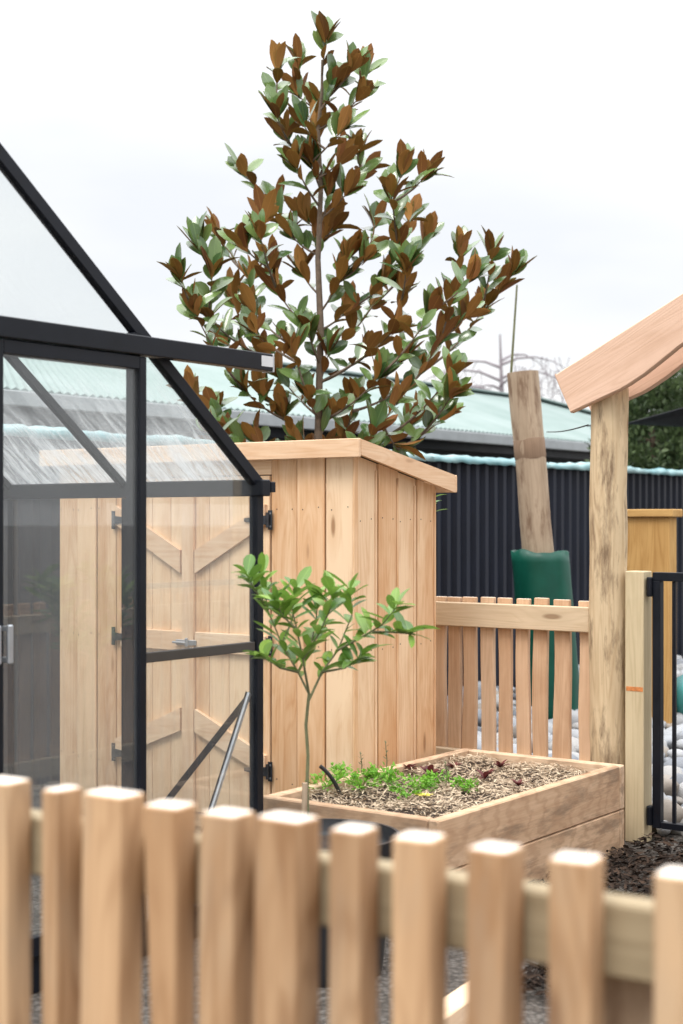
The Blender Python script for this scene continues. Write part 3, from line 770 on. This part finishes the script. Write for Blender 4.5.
for px, y, h, lab in ((386, 780, .17, 'thin upright seedling stalk, tallest in the bed'), (361, 778, .11, 'thin brown seedling stalk near the shed wall'), (446, 786, .10, 'thin green stalk right of the herbs')):
    b = at_z(px, y, .37); m = MB(); m.tube([(0, 0, 0), (.004, 0, h*.5), (-.003, 0, h)], [.003, .0025, .0015], 5)
    for k in range(7): leaf(m, Vector((0, 0, h*(.45+.08*k))), Vector((math.cos(k*2.4), math.sin(k*2.4), .8)), Vector((0, 0, 1)), .022, .008, .1, .2, two=False, nseg=3)
    o = m.build('seedling', M_GSTEM); o.location = b; tag(o, lab, 'seedling')
b = at_z(424, 797, .385); m = MB()
for k in range(6): leaf(m, Vector((0, 0, 0)), Vector((math.cos(k*1.05), math.sin(k*1.05), .5)), Vector((0, 0, 1)), .04, .025, .2, .2, two=False)
o = m.build('yellow_leaf', M_YELLOW); o.location = b; tag(o, 'small tuft of pale yellow leaves in the straw', 'leaf')
b = at_z(341, 797, .36); e = at(320, 766, b.y-.02); m = MB()
mid = b.lerp(e, .55)+Vector((.02, 0, .012)); m.tube([(b*(1-t)**2+mid*2*t*(1-t)+e*t*t)-b for t in [i/10 for i in range(11)]], .0085, 10)
o = m.build('irrigation_pipe', M_PIPE, smooth=60); o.location = b; tag(o, 'black irrigation pipe end curving up out of the raised bed', 'pipe')

# ------------------------------------------------------------------ far picket fence, between the shed and the round post
FU = 2.06
def picket_fn(seed, w, amp, L):
    def f(t_):
        wob = noise.noise(Vector((seed, t_*2.2, 0)))
        return (w*(1+amp*noise.noise(Vector((seed+9, t_*2.0, 3)))), wob*w*amp*.9, 0)
    return f
def far_fence():
    root = empty('picket_fence', P(FU, 0), ANG, 'low timber picket fence between the shed and the round arch post', 'fence')
    pk = [(441, 11), (455, 13), (470, 13), (488, 12.5), (506, 12.5), (523, 13), (541, 13), (562, 14), (585, 13)]
    for i, (px, w_) in enumerate(pk):
        v = v_at(px, FU+.02); Y = P(FU, v).y; ww = w_*Y/F/.84
        m = MB(); h = 1.115+random.uniform(-.006, .006)
        m.board((.022, v, .03), (.022, v, h), (0, 1, 0), ww, .028, .005, seg=12, fn=picket_fn(i*3.1, ww, .16 if i < 7 else .42, 1.1), ebev=.003, endmi=1); m.build('picket', [W_PICK, W_SKYTOP], root)
    m = MB(); v0, v1 = v_at(592, FU), v_at(430, FU)
    m.box((-.034, v0, .965), (.006, v1, 1.085), .004, axis=1); m.build('rail', W_RAIL, root)
    m = MB(); m.box((-.034, v0, .25), (.006, v1, .345), .004, axis=1); m.build('rail', W_RAIL, root)
far_fence()

# ------------------------------------------------------------------ gateway: round posts, square posts, arch, gate
vP = v_at(608.5, FU); vG = v_at(638.5, FU); vC = -1.10
def round_post(v, lab):
    m = MB(); n = 26; H = 2.12
    m.tube([(.004*noise.noise(Vector((i*.4, v, 0))), .006*noise.noise(Vector((i*.3, 5, v))), H*i/n) for i in range(n+1)], [.088+.003*noise.noise(Vector((i*.5, 2, v))) for i in range(n+1)], 32, lump=.10, rnd=.4)
    o = m.build('round_post', W_ROUND, smooth=50); o.location = P(FU, v); o.rotation_euler.z = ANG; tag(o, lab, 'post')
    return o
round_post(vP, 'thick round natural timber post carrying the left end of the arch')
round_post(2*vC-vP, 'thick round natural timber post on the far side of the gate, out to the right')
def gate_post(v, lab, mark):
    root = empty('gate_post', P(FU, v), ANG, lab, 'post')
    m = MB(); m.box((-.047, -.047, 0), (.047, .047, 1.262), .004, axis=2); m.build('square_timber', W_PINE, root)
    if mark:
        m = MB(); m.box((-.0485, -.044, .705), (-.0475, .040, .725), 0); m.build('paint_mark', M_ORANGE, root)
gate_post(vG, 'square pale green pine gate post with an orange mark, beside the round post', True)
gate_post(2*vC-vG, 'square pale pine post on the latch side of the gate', False)
def arch():
    root = empty('arch', P(FU, vC), ANG, 'timber arch of two curved boards over the garden gate', 'arch')
    up = [(.854, 2.189), (.223, 2.514), (0, 2.625)]
    lowr = [(.774, 2.005), (.62, 2.063), (.50, 2.108), (.40, 2.165), (.31, 2.225), (.223, 2.287), (.11, 2.345), (0, 2.365)]
    half = up[:]
    poly = [(-x, z) for x, z in up[:-1]] ; poly = poly + [(0, 2.625)] + [(x, z) for x, z in up[:-1]][::-1]
    poly = [(-.854, 2.189), (-.223, 2.514), (0, 2.625), (.223, 2.514), (.854, 2.189)] + lowr + [(-x, z) for x, z in lowr[:-1][::-1]]
    # the two boards: near face and far face of the posts
    for uo in (-.138, .092):
        # build as a strip of quads so the outline may be concave
        def zu(x): x = abs(x); return 2.189+(.854-x)*.5155 if x > .223 else 2.514+(.223-x)*.498
        def zl(x):
            x = abs(x)
            if x > .774: return 2.005+(x-.774)*(2.189-2.005)/.080
            for (a, b_), (c, d_) in zip(lowr[:-1], lowr[1:]):
                if c <= x <= a: return d_+(b_-d_)*(x-c)/(a-c)
            return 2.365
        xs = sorted(set([-.854, -.774, 0, .774, .854]+[round(i*.04, 3) for i in range(-19, 20)]))
        for sg in (1, -1):
            m = MB(); X = [x for x in xs if x*sg >= 0]; X.sort(); vs = []; gg = []; fs = []; ch = .006
            for x in X:
                a, b_ = zu(x), zl(x)
                if a-b_ < .002: b_ = a-.002
                for (yy, zz) in ((uo, b_+ch), (uo+ch, b_), (uo+.046-ch, b_), (uo+.046, b_+ch), (uo+.046, a-ch), (uo+.046-ch, a), (uo+ch, a), (uo, a-ch)):
                    vs.append((yy, x, zz)); al = (x*sg*.89-(zz-2.5)*.45); gg.append((al*1., zz*.89+x*sg*.45, yy))
            n8 = 8
            for i in range(len(X)-1):
                for j in range(n8): fs.append((i*n8+j, i*n8+(j+1) % n8, (i+1)*n8+(j+1) % n8, (i+1)*n8+j))
            fs += [tuple(reversed(range(n8))), tuple((len(X)-1)*n8+j for j in range(n8))]
            m.add(vs, fs, gg, random.random()); m.build('curved_board', W_ARCH, root)
arch()
def gate():
    v0 = v_at(658, FU); root = empty('garden_gate', P(FU, v0), ANG, 'black steel garden gate with thin upright bars, right of the square post', 'gate')
    v1 = 2*vC-v0; Lg = v0-v1; zt, zb = 1.258, .075
    m = MB(); 
    m.box((-.02, -.02, zb), (.02, .02, zt-.041), .002); m.box((-.02, -Lg-.02, zb), (.02, -Lg+.02, zt-.041), .002)
    m.box((-.02, -Lg-.02, zt-.04), (.02, .02, zt), .002); m.box((-.0195, -Lg+.021, zb), (.0195, -.021, zb+.03), .002)
    m.build('frame', M_BLACK, root)
    n = int((Lg-.04)/.085)
    for i in range(1, n):
        m = MB(); y = -Lg*i/n+.02*(1-i/n); m.box((-.008, y-.008, zb+.031), (.008, y+.008, zt-.041), .001); m.build('bar', M_BLACK, root)
    for z in (1.19, .13):
        m = MB(); m.box((-.03, .0205, z-.045), (.012, .045, z+.045), .003); m.tube([(-.03, .028, z-.04), (-.03, .028, z+.04)], .012, 10); m.build('hinge', M_BLACK, root)
gate()

# ------------------------------------------------------------------ river stones beyond the fence
def stone_mesh(k):
    m = MB(); random.seed(100+k); sx, sy, sz = random.uniform(.85, 1.35), random.uniform(.7, 1.), random.uniform(.5, .75)
    vs = []; fs = []; nu, nv = 14, 9
    vs.append((0, 0, sz))
    for j in range(1, nv):
        for i in range(nu):
            a, b_ = 2*math.pi*i/nu, math.pi*j/nv
            p_ = Vector((math.sin(b_)*math.cos(a), math.sin(b_)*math.sin(a), math.cos(b_)))
            r_ = 1+.22*noise.noise(p_*1.3+Vector((k*7, 0, 0))); vs.append((p_.x*sx*r_, p_.y*sy*r_, p_.z*sz*r_))
    vs.append((0, 0, -sz)); last = len(vs)-1
    for i in range(nu):
        fs.append((0, 1+i, 1+(i+1) % nu)); fs.append((last, last-nu+(i+1) % nu, last-nu+i))
    for j in range(nv-2):
        for i in range(nu): a = 1+j*nu; fs.append((a+i, a+nu+i, a+nu+(i+1) % nu, a+(i+1) % nu))
    return vs, fs
def stones():
    kinds = [stone_mesh(k) for k in range(6)]; random.seed(5)
    spots = []
    y = 0
    for iu in range(100):
        for iv in range(46):
            u = FU+.16+iu*.12+random.uniform(-.06, .06); v = -2.3+iv*.12+random.uniform(-.06, .06)
            if v > FV-.1 or u > 10: continue
            q = P(u, v); px = CX+F*q.x/q.y
            if px > 760 or px < 395: continue
            gd = at(552, 705, D2)
            if (Vector((q.x, q.y))-Vector((gd.x, gd.y))).length < .25: continue
            s_ = random.choice((.035, .045, .055, .07, .085, .105)); z = s_*.3+random.uniform(0, .05)+.05*max(0, noise.noise(Vector((u*.8, v*.8, 0))))+ .02
            vis = (436 < px < 597) or (645 < px < 690)
            spots.append((0 if vis else 1, q.y, q, s_, z))
    spots.sort(key=lambda a: (a[0], a[1]))
    protos = []
    for k, (vs, fs) in enumerate(kinds):
        m = MB(); m.add(vs, fs, rnd=0); protos.append(m)
    first = {}
    rest = MB()
    for i, (f_, _, q, s_, z) in enumerate(spots):
        k = random.randrange(6); rz = random.random()*6.28; tl = random.uniform(-.3, .3)
        if i < 290 and f_ == 0:
            if k not in first: o = protos[k].build('river_stone', M_STONE, smooth=180); first[k] = o
            else: o = first[k].copy(); COL.objects.link(o)
            o.location = (q.x, q.y, z); o.rotation_euler = (tl, random.uniform(-.3, .3), rz); o.scale = (s_,)*3
            tag(o, 'smooth pale grey river stone lying among the others behind the picket fence and gate', 'stone', 'river stones behind the fence and gate')
        else:
            M = Matrix.Translation((q.x, q.y, z)) @ Matrix.Rotation(rz, 4, 'Z') @ Matrix.Rotation(tl, 4, 'X') @ Matrix.Scale(s_, 4)
            vs, fs = kinds[k]; rest.add([M @ Vector(v_) for v_ in vs], fs)
    o = rest.build('river_stones', M_STONE, smooth=180); tag(o, 'bed of pale grey river stones reaching back to the dark fence', 'stones', kind='stuff')
stones()
random.seed(21)
b = at(681, 690, 10.6); b.z = .12
m = MB(); vs, fs = stone_mesh(9); m.add([Vector(v_)*.26 for v_ in vs], fs); o = m.build('plastic_sack', M_TEAL, smooth=180); o.location = b+Vector((.12, 0, .12)); tag(o, 'folded teal plastic sack lying on the stones behind the gate', 'sack')

# ------------------------------------------------------------------ dark bark mulch on the ground right of the bed
def bark():
    m = MB()
    for k in range(9000):
        u = random.uniform(-.3, 1.95); v = random.uniform(-1.9, BV0-.02)
        e = noise.noise(Vector((u*2.2, v*2.2, 4)))*.25
        if u < .2+e and v > -1.2: continue
        q = P(u, v); hmp = .05+.05*noise.noise(Vector((u*3, v*3, 0))); az = random.random()*6.28
        leaf(m, Vector((q.x, q.y, max(.004, hmp*random.random()**.5))), Vector((math.cos(az), math.sin(az), random.uniform(-.3, .6))), Vector((0, 0, 1))+rv(.7), random.uniform(.02, .06), random.uniform(.008, .022), .1, .2, (0, 0), random.random()**1.8, two=False, nseg=3)
    tag(m.build('bark_mulch', M_CHIP), 'dark bark mulch covering the ground in front of the raised bed and gate', 'mulch', kind='stuff')
bark()

# ------------------------------------------------------------------ lemon tree in its pot
def pot():
    c = at(324, 520, 5.0); c.z = 0; h = .455
    m = MB(); vs = []; fs = []; N_ = 56
    prof = [(.0, .01), (.19, .0), (.195, .01), (.235, h-.05), (.25, h-.045), (.256, h), (.244, h), (.238, h-.04), (.232, h-.05), (.22, h-.06)]
    for r_, z in prof:
        for j in range(N_): a = 2*math.pi*j/N_; vs.append((r_*math.cos(a), r_*math.sin(a), z))
    for i in range(len(prof)-1):
        for j in range(N_): fs.append((i*N_+j, i*N_+(j+1) % N_, (i+1)*N_+(j+1) % N_, (i+1)*N_+j))
    m.add(vs, fs)
    root = empty('plant_pot', c, 0, 'large round black plastic pot holding the little lemon tree', 'pot')
    m.build('tub', M_POT, root, 40)
    m = MB(); vs = [(0, 0, h-.05)]; n = 20
    for k in range(1, 7):
        for j in range(n): a = 2*math.pi*j/n; r_ = .2215*k/6; vs.append((r_*math.cos(a), r_*math.sin(a), h-.055+.02*noise.noise(Vector((r_*9*math.cos(a), r_*9*math.sin(a), 0)))))
    fs = [(0, 1+j, 1+(j+1) % n) for j in range(n)]
    for k in range(5):
        for j in range(n): a = 1+k*n; fs.append((a+j, a+n+j, a+n+(j+1) % n, a+(j+1) % n))
    m.add(vs, fs); m.build('soil', M_SOIL, root)
    return c
pc = pot()
def lemon():
    D = 5.0; base = at(308, 822, D); root = empty('lemon_tree', base, 0, 'young lemon tree with bright green leaves growing in the black pot', 'tree')
    L = lambda px, y, dd=0: at(px, y, D+dd)-base
    m = MB(); st = [L(308, 832), L(307, 790), L(308, 755), L(306, 725), L(309, 694)]
    m.tube(st, [.0068, .006, .0056, .0055, .005], 10, lump=.1); tk = m.build('trunk', M_GSTEM, root, 60)
    br = MB(); lf = MB()
    brs = [[(309,694,0),(298,672,.02),(282,645,.05),(268,610,.06),(262,575,.05)], [(268,610,.06),(255,590,.0),(247,575,-.02)], [(309,694,0),(303,660,-.06),(297,630,-.1),(290,600,-.1)],
           [(309,700,0),(322,672,.05),(338,650,.08),(352,615,.1),(350,590,.1)], [(338,650,.03),(360,638,-.0),(382,625,-.05),(398,605,-.08)], [(372,632,-.03),(390,632,-.03),(410,634,-.05)],
           [(303,660,-.06),(318,635,-.1),(330,610,-.14),(332,592,-.15)], [(298,672,.02),(310,650,.12),(316,620,.16),(318,600,.16)], [(282,645,.05),(292,620,.1),(296,590,.12)], [(322,672,.05),(345,668,.0),(362,655,-.03)], [(298,672,0),(280,668,-.06),(262,655,-.05)],
           [(297,630,-.1),(285,618,-.12),(272,600,-.12)]]
    for b_ in brs:
        pts = [L(x, y, d) for x, y, d in b_]; fine = []
        for i in range(len(pts)-1):
            for k in range(4): fine.append(pts[i].lerp(pts[i+1], k/4))
        fine.append(pts[-1]); n = len(fine)
        br.tube(fine, [.0034*(1-i/n)+.0012 for i in range(n)], 6)
        for i in range(3, n):
            for rep in range(3 if i > n-4 else (2 if i % 3 else 1)):
                az = i*2.4+rep*1.9+random.random(); d = (fine[i]-fine[i-1]).normalized(); rad = Vector((math.cos(az), math.sin(az), 0))
                dv = d*.5+rad*random.uniform(.6, 1.1)+Vector((0, 0, random.uniform(-.15, .65)))
                leaf(lf, fine[i], dv, Vector((0, 0, 1))+rv(.35), random.uniform(.05, .115), random.uniform(.022, .042), random.uniform(0, .35), random.uniform(.15, .5), (0, 0), two=False)
    br.build('branch', M_GSTEM, tk, 60); lf.build('crown', M_LEMON, root, 80)
    m = MB(); a = at(305, 783, 4.93); f_ = at(304, 830, 4.93); m.tube([Vector((0, 0, 0)), a-f_], [.0095, .009], 10)
    o = m.build('wooden_stake', W_LEAN, smooth=60); o.location = f_; tag(o, 'short cut wooden stake beside the lemon tree stem', 'stake')
lemon()

# ------------------------------------------------------------------ greenhouse
def greenhouse():
    root = empty('greenhouse', P(0, 0), ANG, 'black framed glass greenhouse with sliding doors and streaked roof panes', 'greenhouse')
    Wg, Lg, ZE, SL, ZB = 2.7, 2.04, 1.635, .785, .10
    hw = Wg/2; ZR = ZE+hw*SL
    def zr(x): return ZE+SL*(hw-abs(x+hw))         # roof height above local x (x from 0 to -Wg)
    def part(name, m, mt=M_BLACK, p=root, **k): return m.build(name, mt, p, **k)
    m = MB(); h = .12
    m.box((-Wg, -.03, 0), (.02, .012, h), .003); m.box((-Wg, Lg-.01, 0), (.02, Lg+.03, h), .003); m.box((-.03, .014, 0), (.02, Lg-.012, h), .003); m.box((-Wg-.0, .014, 0), (-Wg+.05, Lg-.012, h), .003)
    part('base_frame', m)
    for y in (0, Lg):
        for x in (0, -Wg):
            m = MB(); m.box((x-.03 if x == 0 else x-.01, y-.02, h+.001), (x+.01 if x == 0 else x+.03, y+.02, ZE+.005), .003); part('corner_post', m)
        for sx in (1, -1):
            x0 = .004 if sx == 1 else -Wg-.004
            m = MB(); m.board((x0, y, ZE-.005), (-hw, y, ZR+.0), (0, 1, 0), .036, .046, .003); part('gable_rafter', m)
        m = MB()
    for x in (-.012, -Wg+.012):
        m = MB(); s_ = 1 if x > -1 else -1
        m.box((x-.025, -.05, ZE-.045), (x+.028, Lg+.05, ZE+.018), .004); e = part('eave_gutter', m)
        m = MB(); m.box((x+s_*.0285-.0, -.052, ZE-.03), (x+s_*.055, -.03, ZE+.01), .002); part('end_cap', m, M_BLACK, e)
    m = MB(); m.box((-hw-.03, -.04, ZR-.02), (-hw+.03, Lg+.04, ZR+.05), .006); part('ridge_beam', m)
    for yy in (.68, 1.36):
        for sx in (1, -1):
            x0 = 0 if sx == 1 else -Wg
            m = MB(); m.board((x0, yy, ZE-.015), (-hw, yy, ZR-.02), (0, 1, 0), .026, .032, .002); part('glazing_bar', m)
            m = MB(); m.box((x0-.026, yy-.015, h+.001), (x0+.006, yy+.015, ZE-.046), .002) if sx == 1 else m.box((x0-.006, yy-.015, h+.001), (x0+.026, yy+.015, ZE-.046), .002); part('glazing_bar', m)
    # roof and side panes
    for yy0, yy1 in ((.02, .665), (.695, 1.345), (1.375, 2.02)):
        for sx in (1, -1):
            x0 = .0 if sx == 1 else -Wg
            a = Vector((x0-sx*.02, (yy0+yy1)/2, ZE+.012)); b_ = Vector((-hw+sx*.03, (yy0+yy1)/2, ZR-.012))
            m = MB(); nrm = Vector((0, 1, 0)); Ln = (b_-a).length; d = (b_-a).normalized(); up = Vector((-d.z, 0, d.x))*(1 if sx == -1 else -1)
            w2 = (yy1-yy0)/2+.012; th = .004
            q = [a-nrm*w2, a+nrm*w2, b_+nrm*w2, b_-nrm*w2]; vs = q+[v_+Vector((0, 0, th)) for v_ in q]
            ga = [(0, -w2, 0), (0, w2, 0), (Ln, w2, 0), (Ln, -w2, 0)]; o_ = random.random()*20
            m.add(vs, [(0, 1, 2, 3), (7, 6, 5, 4), (0, 4, 5, 1), (1, 5, 6, 2), (2, 6, 7, 3), (3, 7, 4, 0)], [(g_[0], g_[1]+o_, 0) for g_ in ga]*2); part('roof_pane', m, M_ROOFGLASS)
            m = MB(); m.box((x0-sx*.012-.002, yy0-.004, h+.002), (x0-sx*.012+.002, yy1+.004, ZE-.047), 0); part('side_pane', m, M_GLASS)
    # side sill bar and braces
    for sx in (1,):
        m = MB(); m.board((-.024, .015, .84), (-.024, .66, -.18+.34), (1, 0, 0), .004, .028, .001); part('brace', m)
        m = MB(); m.board((-.03, .024, .845), (-.40, .024, .14), (0, 1, 0), .004, .030, .001); part('brace', m, M_BLACK)
        m = MB(); m.board((-.033, .016, .845), (-.403, .016, .14), (0, 1, 0), .012, .014, .001); part('brace', m, M_GREYCOAT)
    # front gable
    dx = -.675
    for x in (dx, -Wg-dx):
        m = MB(); m.box((x-.022, -.018, h+.001), (x+.018, .018, zr(x)-.022), .003); part('door_post', m)
    m = MB(); m.box((-Wg-.02, -.075, 2.06), (-.002, -.024, 2.125), .003); tr = part('door_track', m)
    m = MB(); m.box((-.0015, -.077, 2.058), (.002, -.022, 2.127), 0); m.box((-.072, -.0765, 2.075), (-.005, -.0755, 2.115), 0); part('end_label', m, M_LABEL, tr)
    m = MB(); m.box((-.675+.02, -.012, 1.005), (-.031, .012, 1.04), .002); part('gable_bar', m, M_SEAL)
    m = MB(); m.box((-Wg+.031, -.012, 1.005), (-Wg+.65, .012, 1.04), .002); part('gable_bar', m, M_SEAL)
    m = MB(); m.box((-Wg-dx+.019, -.016, 2.015), (dx-.023, .016, 2.055), .002); part('door_head', m)
    def pane(poly, y, mt=M_GLASS, p=root, nm='gable_pane'):
        m = MB(); m.prism(poly, (0, 1, 0), (0, y, 0), (1, 0, 0), (0, 0, 1), .004); return part(nm, m, mt, p)
    for sg in (0, 1):
        X = (lambda x: x) if sg == 0 else (lambda x: -Wg-x)
        pane([(X(-.028), h), (X(-.028), 1.005), (X(dx+.016), 1.005), (X(dx+.016), h)], -.004)
        pane([(X(-.028), 1.04), (X(-.028), 1.28), (X(dx+.016), 1.28), (X(dx+.016), 1.04)], -.004)
        pane([(X(-.028), 1.26), (X(-.028), ZE), (X(dx+.016), zr(X(dx+.016))-.03), (X(dx+.016), 1.26)], .001)
    pane([(dx-.02, 2.056), (dx-.02, zr(dx)-.03), (-hw, ZR-.03), (-Wg-dx+.02, zr(dx)-.03), (-Wg-dx+.02, 2.056)], -.002)
    # doors
    for sg in (0, 1):
        a, b_ = (dx-.004, -1.346) if sg == 0 else (-1.354, -Wg-dx+.004); y = -.05; m = MB()
        dr = None
        m.box((a-.034, y-.016, .13), (a, y+.016, 2.055), .003); m.box((b_, y-.016, .13), (b_+.034, y+.016, 2.055), .003)
        m.box((b_+.0345, y-.015, 2.012), (a-.0345, y+.015, 2.055), .002); m.box((b_+.0345, y-.015, .13), (a-.0345, y+.015, .19), .002)
        dr = part('sliding_door', m)
        m = MB(); m.box((b_+.03, y-.002, .18), (a-.03, y+.002, 2.015), 0); part('door_pane', m, M_GLASS, dr)
        hx = b_+.02 if sg == 0 else a-.02
        m = MB(); m.board((hx+.012, y-.045, 1.06), (hx+.012, y-.045, 1.18), (1, 0, 0), .022, .012, .004)
        m.box((hx+.003, y-.04, 1.065), (hx+.02, y-.0165, 1.08), .001); m.box((hx+.003, y-.04, 1.16), (hx+.02, y-.0165, 1.175), .001); part('handle', m, M_GREYCOAT, dr)
    # back gable
    m = MB(); m.box((-Wg+.03, Lg-.015, ZE-.045), (-.03, Lg+.015, ZE+.015), .003); part('tie_bar', m)
    for x in (-.675, -1.35, -2.025):
        m = MB(); m.box((x-.014, Lg-.015, h+.001), (x+.014, Lg+.015, ZE-.046), .002); part('glazing_bar', m)
        m = MB(); m.box((x-.014, Lg-.015, ZE+.016), (x+.014, Lg+.015, zr(x)-.022), .002); part('glazing_bar', m)
    pane([(-.03, h), (-.03, ZE), (-hw, ZR-.03), (-Wg+.03, ZE), (-Wg+.03, h)], Lg-.002)
greenhouse()

# ------------------------------------------------------------------ near picket fence
def near_fence():
    th = R(33); W = Vector((-math.cos(th), math.sin(th), 0)); nrm = Vector((math.sin(th), math.cos(th), 0))   # nrm points away from the camera
    O = Vector(((355-CX)/F*1.915, 1.915, 0))
    root = empty('picket_fence', O, 0, 'out of focus timber picket fence running across the foreground', 'fence')
    def s_at(px, off=0):
        k = (px-CX)/F; a = O+nrm*off; return (a.x-k*a.y)/(k*W.y-W.x)
    # left and right outline of each picket in the photograph, narrowing at the foot or wavy
    pk = [(-76, -38, 0), (-26, 33, 0), (43, 81, 0), (80, 146, .1), (141, 199, .3), (198, 257, .1), (253, 322, .05), (328, 382, .05), (390, 450, .05), (465, 526, .05), (546, 608, .05), (650, 716, .1), (745, 815, .1)]
    for i, (l, r_, amp) in enumerate(pk):
        amp *= 1.6
        t_ = .055; sl, sr = s_at(l), s_at(r_, t_); 
        s0, s1 = sr, sl; w_ = max(.035, s1-s0-.0); c = (s0+s1)/2
        h = 1.102+random.uniform(-.004, .004)
        m = MB()
        def fn(tt, w_=w_, i=i, amp=amp):
            if i == 4: k = min(1, max(0, (1-tt)/.35)); return (w_*(1-.34*k), -w_*.14*k, 0)
            return (w_*(1+amp*.5*noise.noise(Vector((i*3.3, tt*2, 0)))), w_*amp*.4*noise.noise(Vector((i*5.3, tt*2.4, 8))), 0)
        tilt = random.uniform(-.012, .012)
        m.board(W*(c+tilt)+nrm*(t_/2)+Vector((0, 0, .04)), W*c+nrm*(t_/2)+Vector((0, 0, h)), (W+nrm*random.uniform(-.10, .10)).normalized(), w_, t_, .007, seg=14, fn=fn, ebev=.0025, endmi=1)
        m.build('picket', [W_NEAR, W_SKYTOP], root, 40)
    for z0 in (.955, .28):
        m = MB(); z1 = z0+.09
        m.board(W*s_at(1000)+nrm*.080+Vector((0, 0, (z0+z1)/2)), W*1.4+nrm*.080+Vector((0, 0, (z0+z1)/2)), Vector((0, 0, 1)), .09, .046, .004); m.build('rail', W_NRAIL, root)
    for px in (628, -140):
        m = MB(); c = W*s_at(px, .12)+nrm*.15; m.board(c, c+Vector((0, 0, .952 if px > 0 else 1.0)), W, .085, .085, .004); m.build('post', W_LEAN, root)
near_fence()
# timber edging on the ground
q = at_z(459, 997, .1); 
m = MB(); m.box((-.75, -.04, 0), (.35, .04, .1), .004); o = m.build('timber_edging', W_SHEDTRIM); o.location = (q.x, q.y, 0); o.rotation_euler.z = ANG+R(8); tag(o, 'low pale timber edging board lying on the ground behind the near fence', 'edging')

# ------------------------------------------------------------------ right hand garden, seen mirrored in the greenhouse glass
def side_garden():
    root = empty('picket_fence', P(-.2, -1.97), ANG, 'low picket fence along the right side of the path, mirrored in the greenhouse glass', 'fence')
    for i in range(28):
        m = MB(); x = i*.102; m.board((x, 0, .03), (x, 0, 1.1), (1, 0, 0), .068, .026, .006, seg=5, fn=picket_fn(i*2.3, .068, .1, 1)); m.build('picket', W_PICK, root)
    for z in (1.0, .3):
        m = MB(); m.box((-.05, .014, z-.045), (2.85, .054, z+.045), .004); m.build('rail', W_RAIL, root)
side_garden()
